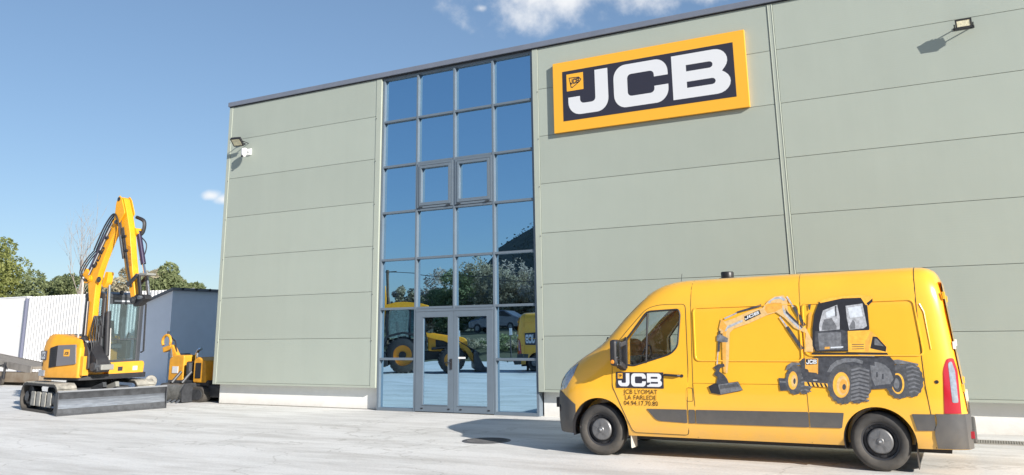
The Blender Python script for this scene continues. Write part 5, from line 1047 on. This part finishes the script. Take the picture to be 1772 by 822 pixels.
bk = MB(); bk.prism(rounded([(.30, .05), (.22, .30), (.26, .46), (.62, .48), (.68, .30), (.60, .05)], .06), 'x', -2.30, -1.42); wm(bk, 'bucket', mat('bucket_grey', (.20, .20, .19), .55, .3, var=.35, vscale=9), bevel=.02)
for x in (-2.34, -1.42): wm(MB().prism(rounded([(.20, .02), (.18, .35), (.30, .50), (.64, .50), (.70, .25), (.60, .02)], .05), 'y' if False else 'x', x, x + .04), 'bucket_cheek', STEEL)
for k in range(5): wm(MB().bar((-2.22 + k * .18, .24, .08), (-2.22 + k * .18, .12, .02), .06, .03), 'tooth', WORN)
for x in (-2.12, -1.72): wm(MB().tube([(x, .45, .5), (x + .05, .70, .78)], .045, 8), 'bucket_arm', STEEL)
# wheel and cap of a trailer lying between the machines
sp = empty('spare_roller', (-2.62, .15, .0)); tag(sp, 'grey hub roller standing between the excavator blade and compact machine', 'roller')
MB().lathe([(.16, -.07), (.17, 0), (.16, .07), (.09, .08)], (0, 0, .52), (.8, -.6, 0), 20, True).build('rim', mat('dusty_steel', (.33, .32, .29), .8), sp, smooth=40); MB().lathe([(.075, .0), (.075, .10)], (0, 0, .52), (.8, -.6, 0), 14).build('hub', BLACK, sp)
MB().bar((0, 0, 0), (0, 0, .42), .10, .10).build('stand', STEEL, sp); MB().box(-.2, .2, -.2, .2, 0, .04).build('foot', STEEL, sp)

# ================================================================ shed, walls, trailer at the left
SHED = mat('grey_shed_render', (.80, .83, .88), .8, var=.04, vscale=1.5)
sd = empty('shed', (-6.7, 4, 0)); tag(sd, 'grey shed with sloping roof standing in the shade of the building', 'shed')
fp = [(-1.75, 0), (0, 0), (0, 3.34), (-1.75, 2.85)]
mb = MB(); mb.add([(x, 0, z) for x, z in fp] + [(x, 5, z) for x, z in fp], [(3, 2, 1, 0), (4, 5, 6, 7), (0, 1, 5, 4), (1, 2, 6, 5), (2, 3, 7, 6), (3, 0, 4, 7)]); mb.build('wall', SHED, sd)
RF = mat('shed_roof', (.16, .165, .18), .6)
mb = MB(); mb.add([(-1.87, -.12, 2.83), (.12, -.12, 3.385), (.12, 5.1, 3.385), (-1.87, 5.1, 2.83), (-1.87, -.12, 2.76), (.12, -.12, 3.315), (.12, 5.1, 3.315), (-1.87, 5.1, 2.76)], [(0, 1, 2, 3), (7, 6, 5, 4), (0, 4, 5, 1), (1, 5, 6, 2), (2, 6, 7, 3), (3, 7, 4, 0)]); mb.build('roof', RF, sd)
for k in range(9): MB().lathe([(.05, 0), (.05, .02)], (.13, .3 + k * .6, 3.35), (1, 0, 0), 8).build('roof_fixing', BLACK, sd)
WWL = mat('white_wall_paint', (.82, .80, .78), .8, var=.03)
w1 = empty('boundary_wall', (-40, 7.6, 0)); tag(w1, 'smooth white boundary wall behind the trailer at the far left', 'wall')
MB().box(0, 19.0, 0, .2, -.05, 3.60).build('wall_face', WWL, w1); MB().box(0, 19.0, -.02, .22, 3.60, 3.65).build('capping', WHITE, w1)
MB().box(18.98, 19.06, -.10, .16, 0, 3.55).build('end_post', mat('blue_grey_post', (.16, .17, .24), .6), w1)
fc = empty('corrugated_fence', (-20.9, 7.6, 0)); tag(fc, 'white corrugated sheet fence behind the excavator', 'fence')
CORR = mat('white_corrugated_sheet', (.70, .69, .68), .5, var=.04, vscale=3)
x = 0
for k in range(9):
    mb = MB(); n = 5; xs = []
    prof_ = [(0, 0), (.08, 0), (.105, .045), (.18, .045), (.205, 0)]; vs = []
    pts = []
    for r_ in range(6):
        for u, v in prof_[:-1] if r_ < 5 else prof_: pts.append((r_ * .205 + u, -v))
    top = 3.62 - rnd.uniform(0, .02)
    vs = [(u, v, -.02) for u, v in pts] + [(u, v, top) for u, v in pts]; nn_ = len(pts)
    mb.add(vs, [(i, i + 1, nn_ + i + 1, nn_ + i) for i in range(nn_ - 1)]); so2 = mb.build('corrugated_sheet', CORR, fc); so2.location.x = x; x += 1.232
MB().box(0, 11.3, .03, .09, .8, .9).build('rail', STEEL, fc); MB().box(0, 11.3, .03, .09, 2.8, 2.9).build('rail', STEEL, fc)
tr = empty('flatbed_trailer', (-14.6, 4.1, 0)); tag(tr, 'grey flatbed trailer with sloping ramp and jockey wheel at the left edge', 'trailer')
WOODG = mat('grey_timber', (.30, .27, .23), .8, col2=(.18, .165, .15), vscale=4, stretch=(.6, 6, 6))
mb = MB(); mb.bar((-6.0, 0, 1.42), (.9, 0, .64), .9, .10); mb.build('ramp_bed', WOODG, tr)
mb = MB(); mb.bar((-6.0, -.50, 1.36), (.9, -.50, .58), .06, .26); mb.build('ramp_rail', mat('trailer_steel', (.23, .21, .19), .7, var=.25), tr)
mb = MB(); mb.bar((-6.0, .50, 1.36), (.9, .50, .58), .06, .26); mb.build('ramp_rail', mat('trailer_steel', (.23, .21, .19), .7, var=.25), tr)
MB().bar((-5, -.3, .30), (1.5, -.3, .30), .5, .36).build('chassis', mat('rust_beam', (.30, .25, .19), .8, col2=(.20, .14, .09), vscale=3), tr)
MB().tube([(-.55, -.65, .25), (-.55, -.65, .85)], .045, 10).build('jack_leg', BLACK, tr); MB().lathe([(.17, -.05), (.17, .05)], (-.72, -.65, .17), (0, 1, 0), 18).build('jockey_wheel', RUBBER, tr)
MB().tube([(-.72, -.72, .17), (-.55, -.65, .4)], .03, 6).build('jack_fork', BLACK, tr); MB().tube([(-.9, -.65, .72), (-.55, -.65, .78), (-.3, -.7, .6)], .025, 6).build('jack_handle', BLACK, tr)
MB().lathe([(.36, -.12), (.36, .12)], (-4, -.45, .36), (0, 1, 0), 22).build('wheel', RUBBER, tr)
for k in range(3):
    sl_ = MB().bar((-17.5, 4.0 + .32 * k, .10), (-14.9, 4.1 + .32 * k, .10), .24, .2).build('timber_sleeper', mat('sleeper_wood', (.34, .27, .19), .85, col2=(.2, .16, .12), vscale=5)); tag(sl_, ('front', 'middle', 'rear')[k] + ' timber sleeper of three lying under the trailer', 'sleeper', 'timber sleepers')

# ================================================================ vegetation
def leafmat(name, c1, c2, scale=1.3):
    M = bpy.data.materials.new(name); M.use_nodes = True; t = M.node_tree; b = t.nodes['Principled BSDF']; b.inputs['Roughness'].default_value = .65; b.inputs['Specular IOR Level'].default_value = .25
    g = t.nodes.new('ShaderNodeNewGeometry'); n = t.nodes.new('ShaderNodeTexNoise'); n.inputs['Scale'].default_value = scale; n.inputs['Detail'].default_value = 5
    t.links.new(g.outputs['Position'], n.inputs['Vector'])
    wnz = t.nodes.new('ShaderNodeTexWhiteNoise'); sn = t.nodes.new('ShaderNodeVectorMath'); sn.operation = 'SNAP'; sn.inputs[1].default_value = (.13, .13, .13)
    t.links.new(g.outputs['Position'], sn.inputs[0]); t.links.new(sn.outputs[0], wnz.inputs['Vector'])
    a = t.nodes.new('ShaderNodeMath'); a.operation = 'MULTIPLY_ADD'; t.links.new(wnz.outputs['Value'], a.inputs[0]); a.inputs[1].default_value = .35; t.links.new(n.outputs['Fac'], a.inputs[2])
    r = t.nodes.new('ShaderNodeValToRGB'); r.color_ramp.elements[0].position = .40; r.color_ramp.elements[1].position = .95
    r.color_ramp.elements[0].color = (*c1, 1); r.color_ramp.elements[1].color = (*c2, 1); t.links.new(a.outputs[0], r.inputs[0]); t.links.new(r.outputs[0], b.inputs['Base Color'])
    tl = t.nodes.new('ShaderNodeBsdfTranslucent'); t.links.new(r.outputs[0], tl.inputs[0]); mx = t.nodes.new('ShaderNodeMixShader'); mx.inputs[0].default_value = .45
    t.links.new(b.outputs[0], mx.inputs[1]); t.links.new(tl.outputs[0], mx.inputs[2]); t.links.new(mx.outputs[0], t.nodes['Material Output'].inputs[0]); return M
PINE = leafmat('pine_foliage', (.17, .20, .06), (.38, .40, .14)); EVER = leafmat('evergreen_foliage', (.17, .21, .10), (.36, .40, .20)); OLIVE = leafmat('olive_brush', (.28, .255, .18), (.62, .56, .40)); GREYB = leafmat('grey_twigs', (.32, .28, .23), (.66, .59, .50))
BARK = mat('bark', (.12, .09, .065), .9, var=.3, vscale=8); PALEB = mat('pale_bark', (.30, .26, .23), .9, var=.2, vscale=8)
def crown(lobes, n, size, r, flat=.9, shell=.55):
    vs = []; fs = []
    tot = sum(l[3] ** 2 for l in lobes)
    for cx, cy, cz, rad, sq in lobes:
        k = int(n * rad ** 2 / tot)
        sub = [(r.uniform(-1, 1), r.uniform(-1, 1), r.uniform(-1, 1)) for _ in range(max(6, int(rad * 9)))]
        subs = []
        for s in sub:
            v = Vector(s)
            if v.length < .1: continue
            v = v.normalized() * r.uniform(.55, 1.0); subs.append((v, r.uniform(.22, .42)))
        for _ in range(k):
            sv, sr = r.choice(subs); q = Vector((r.gauss(0, 1), r.gauss(0, 1), r.gauss(0, 1))).normalized() * (r.uniform(shell, 1) ** .6) * sr
            p = (sv + q) * rad; c = Vector((cx + p.x, cy + p.y, cz + p.z * sq))
            d = Vector((r.gauss(0, 1), r.gauss(0, 1), r.gauss(0, .8))).normalized(); e = d.cross(Vector((r.gauss(0, 1), r.gauss(0, 1), r.gauss(0, 1)))).normalized()
            s = size * r.uniform(.6, 1.4); b = len(vs)
            vs += [c - d * s, c + e * s * .45, c + d * s, c - e * s * .45]; fs.append((b, b + 1, b + 2, b + 3))
    return vs, fs
def limb(mb, p, d, l, r0, depth, r, spread=.5, upb=.25, nmin=2):
    pts = [Vector(p)]; dd = Vector(d).normalized()
    for i in range(4):
        dd = (dd + Vector((r.uniform(-1, 1), r.uniform(-1, 1), r.uniform(-.5, 1) * .8)) * .13).normalized(); pts.append(pts[-1] + dd * l / 4)
    mb.tube(pts, [r0 * (1 - .14 * i) for i in range(5)], 6 if r0 > .03 else 4, False)
    if depth:
        for k in range(r.randint(nmin, nmin + 1)):
            a = pts[r.randint(2, 4)]; nd = (dd + Vector((r.uniform(-1, 1), r.uniform(-1, 1), r.uniform(-.3, .8) + upb)) * spread * 1.4).normalized(); limb(mb, a, nd, l * r.uniform(.6, .82), r0 * .52, depth - 1, r, spread, upb, nmin)
def tree(name, base, lobes, n, size, lm, label, group, seed, trunk=.18, bark=BARK, cat='tree'):
    r = random.Random(seed); e = empty(name, base); tag(e, label, cat, group)
    top = max(l[2] for l in lobes); mb = MB(); mb.tube([(0, 0, -.1), (.05, 0, top * .3), (0, .08, top * .6), (.05, 0, top * .95)], [trunk, trunk * .8, trunk * .55, trunk * .2], 8)
    for cx, cy, cz, rad, sq in lobes: mb.tube([(0, 0, max(.2, cz * .45)), (cx * .5, cy * .5, cz * .75), (cx, cy, cz)], [trunk * .45, trunk * .3, trunk * .12], 6)
    mb.build('trunk', bark, e, smooth=50)
    vs, fs = crown(lobes, n, size, r); mb = MB(); mb.add(vs, fs); c = mb.build('crown', lm, e, fix=False)
    return e
G1 = 'trees behind the boundary wall'
tree('pine_tree', (-37.2, 14, 0), [(0, 0, 6.4, 2.4, .85), (1.9, .3, 5.0, 1.9, .8), (-1.5, 0, 4.4, 2.2, .9), (3.1, 0, 3.6, 1.6, .9), (.5, .5, 3.2, 2.2, .8)], 30000, .11, PINE, 'tallest olive green pine at the left edge above the white wall', G1, 1)
tree('evergreen_tree', (-31.6, 15, 0), [(0, 0, 4.3, 1.6, .85), (-1.4, 0, 3.7, 1.5, .8), (1.5, 0, 4.0, 1.5, .8), (.2, 0, 3.0, 2.0, .7)], 22000, .105, EVER, 'rounded evergreen second from the left above the white wall', G1, 2)
tree('evergreen_tree', (-28.3, 15.5, 0), [(0, 0, 3.9, 1.6, .9), (1.3, 0, 3.3, 1.3, .9), (-1.2, 0, 3.4, 1.3, .8)], 16000, .10, EVER, 'lower evergreen left of the bare tree above the white wall', G1, 3)
tree('grey_shrub', (-25.4, 14, 0), [(0, 0, 3.6, 1.2, 1.1), (.9, 0, 3.2, 1.0, 1), (-.9, 0, 3.1, 1.0, 1)], 1400, .12, GREYB, 'grey leafless shrub left of the excavator boom above the fence', G1, 4, bark=PALEB, cat='shrub')
tree('evergreen_tree', (-22.8, 15, 0), [(0, 0, 4.3, 1.7, .9), (1.3, 0, 4.0, 1.4, .9), (-1.0, 0, 3.6, 1.4, .9)], 15000, .10, OLIVE, 'greyish green tree seen between the excavator boom and dipper', G1, 5)
tree('pine_tree', (-20.3, 15, 0), [(0, 0, 4.0, 1.5, .9), (.9, 0, 3.7, 1.3, .85), (-.8, 0, 3.4, 1.4, .9), (1.6, 0, 2.9, 1.2, .9)], 18000, .105, EVER, 'evergreen right of the dipper above the shed roof', G1, 6)
bt = empty('bare_tree', (-25.6, 13.2, 0)); tag(bt, 'slender bare tree rising behind the excavator boom', 'tree', G1)
mb = MB(); rr_ = random.Random(12)
mb.tube([(0, 0, 0), (.1, 0, 2.5), (0, .1, 4.5), (.05, 0, 6)], [.09, .07, .05, .03], 6); mb.build('trunk', PALEB, bt, smooth=50)
mb = MB()
for k in range(9): limb(mb, (rr_.uniform(-.1, .1), 0, 2.6 + k * .42), (rr_.uniform(-1, 1), rr_.uniform(-1, 1), 1.9), 2.1 - k * .06, .028, 3, rr_, .42, .5)
mb.build('branches', PALEB, bt)
# overhead wire between two poles
for i, (px, py, lab) in enumerate(((-60, 36, 'wooden utility pole far left carrying the overhead wire'), (2, 52, 'wooden utility pole hidden behind the building carrying the overhead wire'))):
    pe = empty('utility_pole', (px, py, 0)); tag(pe, lab, 'pole', 'utility poles'); MB().tube([(0, 0, 0), (0, 0, 6.2 + .0)], [.14, .10], 10).build('post', BARK, pe); MB().bar((-.6, 0, 5.9), (.6, 0, 5.9), .09, .1).build('crossarm', BARK, pe)
mb = MB(); A_, B_ = Vector((-60, 36, 5.95)), Vector((2, 52, 7.3))
mb.tube([A_.lerp(B_, k / 16) - Vector((0, 0, .9 * (1 - (2 * k / 16 - 1) ** 2))) for k in range(17)], .02, 5); tag(mb.build('overhead_wire', BLACK), 'thin overhead wire crossing the sky left of the building', 'wire')

# ================================================================ what the entrance glass mirrors: the yard and the hillside behind the photographer
# raised verge and road
GRASS = mat('verge_grass', (.075, .085, .035), .95, col2=(.13, .12, .07), vscale=1.2, bump=.6, bscale=6)
mb = MB(); prof_ = [(-28, .0), (-31, .35), (-35, 1.45), (-37.5, 1.62), (-44.5, 1.62), (-48, 1.8), (-60, 2.0), (-75, 2.2)]; X_ = [-90 + 6 * i for i in range(26)]
vs = [(x, y, z + (rnd.uniform(-.12, .12) if -37 < y < -29 else 0) - (.05 if z == 0 else 0)) for y, z in prof_ for x in X_]; nx = len(X_)
mb.add(vs, [(j * nx + i, j * nx + i + 1, (j + 1) * nx + i + 1, (j + 1) * nx + i) for j in range(len(prof_) - 1) for i in range(nx - 1)]); tag(mb.build('verge', GRASS, smooth=60), kind='structure')
ASPH = mat('asphalt', (.055, .055, .058), .9, var=.15, vscale=2); MB().add([(-90, -44, 1.66), (60, -44, 1.66), (60, -38, 1.66), (-90, -38, 1.66)], [(0, 1, 2, 3)]); mb = MB().add([(-90, -44, 1.66), (60, -44, 1.66), (60, -38, 1.66), (-90, -38, 1.66)], [(0, 1, 2, 3)]); tag(mb.build('road', ASPH), kind='structure')
# hill
HILL = leafmat('hill_scrub', (.11, .115, .085), (.24, .235, .17), .25)
ridge = [(-420, 4), (-300, 5), (-220, 7), (-172, 10), (-155, 15), (-141, 24), (-132, 29), (-119, 36), (-100, 46), (-70, 60), (-30, 66), (20, 60), (80, 48), (160, 30), (260, 14)]
mb = MB(); nx = 90; rows = 10; vs = []; r_ = random.Random(5)
for j in range(rows):
    for i in range(nx):
        x = -420 + 680 * i / (nx - 1); zt = lerp(ridge, x); t = j / (rows - 1)
        sx = (106 + 155 * t) / 261
        vs.append((18 + (x - 18) * sx + r_.uniform(-2, 2), -90 - 155 * t + r_.uniform(-4, 4), -1 + zt * (t ** 1.15) + r_.uniform(-1.2, 1.2) * (1 if j else 0)))
for i in range(nx): x = -420 + 680 * i / (nx - 1); vs.append((x, -330, -2))
mb.add(vs, [(j * nx + i, (j + 1) * nx + i, (j + 1) * nx + i + 1, j * nx + i + 1) for j in range(rows) for i in range(nx - 1)]); tag(mb.build('hill', HILL, smooth=80), kind='structure')
vs, fs = [], []
for k in range(1500):
    i = r_.random(); x = -230 + 260 * i; t = r_.uniform(.25, 1); zt = lerp(ridge, x); c = Vector((18 + (x - 18) * (106 + 155 * t) / 261, -90 - 155 * t, -1 + zt * t ** 1.15 - .3)); 
    for q in range(10):
        d = Vector((r_.gauss(0, 1), r_.gauss(0, 1), r_.gauss(0, 1))).normalized(); e = d.cross(Vector((r_.gauss(0, 1), r_.gauss(0, 1), r_.gauss(0, 1)))).normalized(); p = c + Vector((r_.gauss(0, 1.4), r_.gauss(0, 1.4), r_.gauss(0, .8))); b = len(vs)
        vs += [p - d * .45, p + e * .3, p + d * .45, p - e * .3]; fs.append((b, b + 1, b + 2, b + 3))
sc3 = MB().add(vs, fs).build('hill_woodland', HILL, fix=False); tag(sc3, 'dark scrubby woodland covering the hillside', 'woodland', kind='stuff')
# roadside trees
G2 = 'roadside trees mirrored in the glass'
rt_ = random.Random(21); ROW = []
for k in range(22):
    x = -41 + k * 1.85 + rt_.uniform(-.7, .7); y = -49 - rt_.uniform(0, 5); h = rt_.uniform(4.6, 6.0) + (1.0 if x > -24 else 0)
    h = (4.5 if x < -29 else 5.6 if x < -25.5 else 6.1) + rt_.uniform(-.4, .4)
    ROW.append((x, y, h))
orders = ['first', 'second', 'third', 'fourth', 'fifth', 'sixth', 'seventh', 'eighth', 'ninth', 'tenth', 'eleventh', 'twelfth', 'thirteenth', 'fourteenth', 'fifteenth', 'sixteenth', 'seventeenth', 'eighteenth', 'nineteenth', 'twentieth', 'twenty-first', 'twenty-second']
for k, (x, y, h) in enumerate(ROW):
    lob = [(rt_.uniform(-.6, .6), 0, h * .72, h * .30, .95), (1.2, rt_.uniform(-.5, .5), h * .5, h * .28, .9), (-1.2, rt_.uniform(-.5, .5), h * .48, h * .28, .9), (0, .4, h * .36, h * .30, .8), (.3, .9, h * .16, h * .26, .8)]
    tree('roadside_tree', (x, y, 1.75), lob, 6500, .13, (OLIVE, GREYB, OLIVE, GREYB)[k % 4] if k not in (8, 9) else EVER, orders[k] + ' tree from the left in the roadside row mirrored in the glass', G2, 40 + k, trunk=.13)
for k in range(22):
    x = -36 + k * 1.75 + rt_.uniform(-.6, .6); e = empty('roadside_bush', (x, -31.5 - rt_.uniform(0, 3), .55)); tag(e, orders[k] + ' low grey green bush from the left along the verge mirrored in the glass', 'bush', 'verge bushes')
    vs, fs = crown([(0, 0, .4, 1.0, .6), (.7, 0, .3, .8, .6), (-.7, 0, .3, .8, .6)], 900, .08, rt_); MB().add(vs, fs).build('foliage', OLIVE if k % 3 else EVER, e, fix=False); MB().tube([(0, 0, -.3), (0, 0, .4)], [.04, .02], 5).build('stem', BARK, e)
pe = empty('utility_pole', (-19.1, -32.4, .3)); tag(pe, 'dark utility pole mirrored in the left pane of the glass', 'pole', 'utility poles'); MB().tube([(0, 0, -.3), (0, 0, 5.85)], [.13, .10], 10).build('post', BARK, pe); MB().bar((-.4, .2, 5.7), (.5, -.2, 5.7), .08, .08).build('crossarm', BARK, pe)
mb = MB(); A_, B_ = Vector((-19.1, -32.4, 6.0)), Vector((20, -52, 5.6)); mb.tube([A_.lerp(B_, k / 12) - Vector((0, 0, .9 * (1 - (2 * k / 12 - 1) ** 2))) for k in range(13)], .025, 5); tag(mb.build('overhead_wire', BLACK), 'overhead wire mirrored in the upper part of the glass', 'wire')
for k, x in enumerate((-10.2, -6.7)):
    pe = empty('road_sign', (x, -27.5, 0)); tag(pe, ('left' if k == 0 else 'right') + ' small white sign on a dark post mirrored in the glass', 'sign', 'yard sign posts'); MB().tube([(0, 0, 0), (0, 0, 1.9)], .035, 8).build('post', BLACK, pe)
    MB().box(-.06, .16, .04, .06, 1.42, 1.85).build('plate', WHITE, pe)
# parked car up on the road
cr = empty('parked_car', (-14.0, -38.8, 1.67), R(-6)); tag(cr, 'dark grey hatchback on the raised road mirrored in the glass', 'car')
CARM = mat('grey_car_paint', (.11, .12, .145), .3, .4, coat=.5)
cp_ = rounded([(-2.05, .30), (-2.08, .72), (-1.98, .92), (-1.15, 1.02), (-.45, 1.44), (.85, 1.46), (1.70, 1.02), (2.02, .90), (2.08, .55), (2.02, .28)], .1)
MB().prism(cp_, 'y', -.86, .86).build('body', CARM, cr, bevel=.09, smooth=40)
for s in (-1, 1):
    MB().prism(rounded([(-.98, 1.02), (-.40, 1.38), (.80, 1.40), (1.42, 1.05)], .05), 'y', s * .865 - .006, s * .865 + .006).build('side_window', BLACK, cr)
    for x in (-1.3, 1.28):
        wl_ = MB().lathe([(.20, -.1), (.31, -.1), (.32, -.05), (.32, .05), (.31, .1), (.20, .1)], (x, s * .80, .32), (0, 1, 0), 20).build('wheel', RUBBER, cr); MB().lathe([(.20, 0), (.18, .105 * s)], (x, s * .80, .32), (0, 1, 0), 16).build('rim', CAP, wl_)
    MB().box(-2.10, -1.9, s * .55 - .18, s * .55 + .18, .70, .82).build('headlight', CLEAR, cr, bevel=.02); MB().box(1.9, 2.10, s * .62 - .12, s * .62 + .12, .72, .9).build('tail_light', RED, cr, bevel=.02)

# second van seen in the right hand pane
v2 = copy_tree(van, None, skip=('excavator_print', 'door_sticker', 'lettering', 'seat', 'seat_back', 'dashboard', 'steering_wheel'))
v2.rotation_euler = (0, 0, math.pi - R(8)); v2.location = (4.15, -17.6, 0); v2['label'] = 'second yellow van mirrored at the right edge of the entrance glass'
lk2 = MB(); decal(lk2, [[(3.72, 1.10), (4.22, 1.10), (4.22, 1.62), (3.72, 1.62)]], 1, 0); s2 = lk2.build('side_sticker', LOGO_BLACK, v2, fix=False)
logo(s2, lambda u, v, l: on_side(3.74 + u / 3.77 * .46, 1.14 + v / 1.125 * .44, 2 + l), badge=False)

# ================================================================ backhoe loader mirrored in the glass
bh = empty('backhoe_loader', (-5.33, -15.4, 0), R(-35)); tag(bh, 'yellow backhoe loader with front bucket mirrored in the entrance glass', 'backhoe loader')
YB = PAINT2
def agri_wheel(x, y, rad, w, rimr):
    root = empty('wheel', (0, 0, 0)); root.parent = bh; s = 1 if y > 0 else -1
    MB().lathe([(rimr, -w / 2), (rad * .86, -w / 2), (rad * .97, -w * .38), (rad, 0), (rad * .97, w * .38), (rad * .86, w / 2), (rimr, w / 2)], (x, y, rad), (0, 1, 0), 36, False).build('tyre', RUBBER, root, smooth=40)
    lg = MB()
    for k in range(22):
        a = 2 * math.pi * k / 22; c, sn_ = math.cos(a), math.sin(a)
        for q in (-1, 1): lg.bar((x + rad * .99 * c, y, rad + rad * .99 * sn_), (x + rad * .97 * math.cos(a + .16), y + q * w * .46, rad + rad * .97 * math.sin(a + .16)), .05, .06, (c, 0, sn_))
    lg.build('tread_lugs', RUBBER, root)
    MB().lathe([(rimr + .01, -w * .42), (rimr, -w * .1), (rimr * .5, s * w * .05), (.02, s * w * .05)], (x, y, rad), (0, 1, 0), 28, False).build('rim', YB, root, smooth=35)
    MB().lathe([(rimr + .01, w * .42), (rimr, w * .1), (rimr * .5, s * w * .06), (.02, s * w * .06)], (x, y, rad), (0, 1, 0), 28, False).build('rim_face', YB, root, smooth=35); MB().lathe([(rimr * .42, -w * .2), (rimr * .42, w * .25 * s)], (x, y, rad), (0, 1, 0), 16).build('hub', BLACK, root)
for s in (-1, 1): agri_wheel(0, s * .85, .74, .46, .42); agri_wheel(2.17, s * .87, .55, .34, .32)
MB().box(-.6, 2.9, -.40, .40, .55, .95).build('chassis', BLACK, bh, bevel=.04)
MB().prism(rounded([(1.15, .95), (1.15, 1.72), (1.4, 1.78), (2.75, 1.50), (2.88, 1.35), (2.88, .85), (2.4, .85)], .08), 'y', -.45, .45).build('bonnet', YB, bh, bevel=.04)
for s in (-1, 1):
    MB().prism(rounded([(1.5, 1.05), (1.5, 1.48), (2.6, 1.30), (2.6, .98)], .04), 'y', s * .456 - .006, s * .456 + .006).build('side_grille', BLACK, bh)
    MB().prism(rounded([(-.85, 1.0), (-.62, 1.48), (.0, 1.62), (.62, 1.48), (.86, 1.0), (.95, 1.0), (.72, 1.58), (0, 1.72), (-.72, 1.58), (-.95, 1.0)], .05), 'y', s * .86 - .27, s * .86 + .27).build('fender', BLACK, bh, bevel=.02)
    for a, b in (((-.62, 1.35), (-.70, 2.72)), ((.30, 1.2), (.28, 2.72)), ((1.12, 1.3), (.92, 2.72))): MB().bar((a[0], s * .66, a[1]), (b[0], s * .62, b[1]), .07, .08).build('cab_pillar', BLACK, bh)
    MB().prism([(-.58, 1.45), (-.65, 2.66), (.86, 2.66), (1.06, 1.4)], 'y', s * .63 - .004, s * .63 + .004).build('cab_window', CGLASS, bh)
    # loader arm
    MB().prism(rounded([(.95, 1.60), (.95, 1.80), (1.9, 1.62), (2.9, 1.05), (3.35, .42), (3.15, .38), (2.75, .90), (1.8, 1.42)], .06), 'y', s * .56 - .05, s * .56 + .05).build('loader_arm', YB, bh, bevel=.015)
    MB().tube([(1.3, s * .56, 1.05), (2.5, s * .56, 1.1)], .06, 10).build('lift_ram', BLACK, bh); MB().tube([(2.1, s * .42, 1.55), (3.0, s * .42, 1.0), (3.4, s * .42, .75)], .045, 8).build('tilt_ram', BLACK, bh)
    MB().lathe([(.09, 0), (.08, .08)], (1.02, s * .72, 2.55), (1, 0, 0), 12).build('work_lamp', CLEAR, bh); MB().bar((1.08, s * .95, 1.9), (1.08, s * .95, 2.3), .04, .20, (0, 1, 0)).build('mirror', BLACK, bh)
MB().prism(rounded([(-.85, 2.72), (-.88, 2.92), (-.4, 3.06), (.8, 3.06), (1.12, 2.95), (1.08, 2.72)], .05), 'y', -.76, .76).build('cab_roof', YB, bh, bevel=.03); MB().box(-.6, 1.1, -.62, .62, 1.0, 1.38).build('cab_base', BLACK, bh)
MB().box(-.25, .25, -.25, .25, 1.38, 1.55).build('seat', SEAT, bh, bevel=.04); MB().bar((-.22, 0, 1.55), (-.32, 0, 2.15), .46, .1, (1, 0, 0)).build('seat_back', SEAT, bh)
MB().prism(rounded([(3.15, .10), (3.12, .85), (3.25, .92), (3.40, .55), (3.62, .20), (4.15, .06), (4.15, .02), (3.3, .02)], .05), 'y', -1.15, 1.15).build('loader_bucket', STEEL, bh, bevel=.015)
MB().tube([(2.4, -.3, 1.6), (2.4, -.3, 2.35)], .045, 8).build('exhaust', CHROME, bh)
MB().box(-1.15, -.75, -1.1, 1.1, .35, .8).build('rear_frame', BLACK, bh, bevel=.02)
for s in (-1, 1): MB().bar((-1.0, s * 1.05, .25), (-1.0, s * 1.05, 1.5), .14, .14).build('stabiliser', YB, bh, bevel=.01)
MB().prism(rounded([(-1.05, .75), (-.85, 1.0), (-.80, 2.2), (-.74, 3.25), (-.78, 3.82), (-1.06, 3.80), (-1.12, 3.2), (-1.20, 2.1), (-1.35, .75)], .06), 'y', .30, .58).build('backhoe_boom', YB, bh, bevel=.02)
MB().prism(rounded([(-1.20, 3.80), (-1.05, 3.68), (-1.65, 2.2), (-1.95, 1.2), (-2.12, 1.2), (-1.9, 2.2), (-1.42, 3.6)], .05), 'y', .33, .55).build('backhoe_dipper', YB, bh, bevel=.02)
MB().tube([(-1.0, .44, 1.35), (-1.1, .44, 2.7)], .06, 10).build('boom_ram', BLACK, bh); MB().prism(rounded([(-2.2, 1.25), (-2.0, .85), (-1.6, .6), (-1.75, .35), (-2.3, .55), (-2.45, 1.0)], .06), 'y', .15, .75).build('backhoe_bucket', STEEL, bh, bevel=.015)
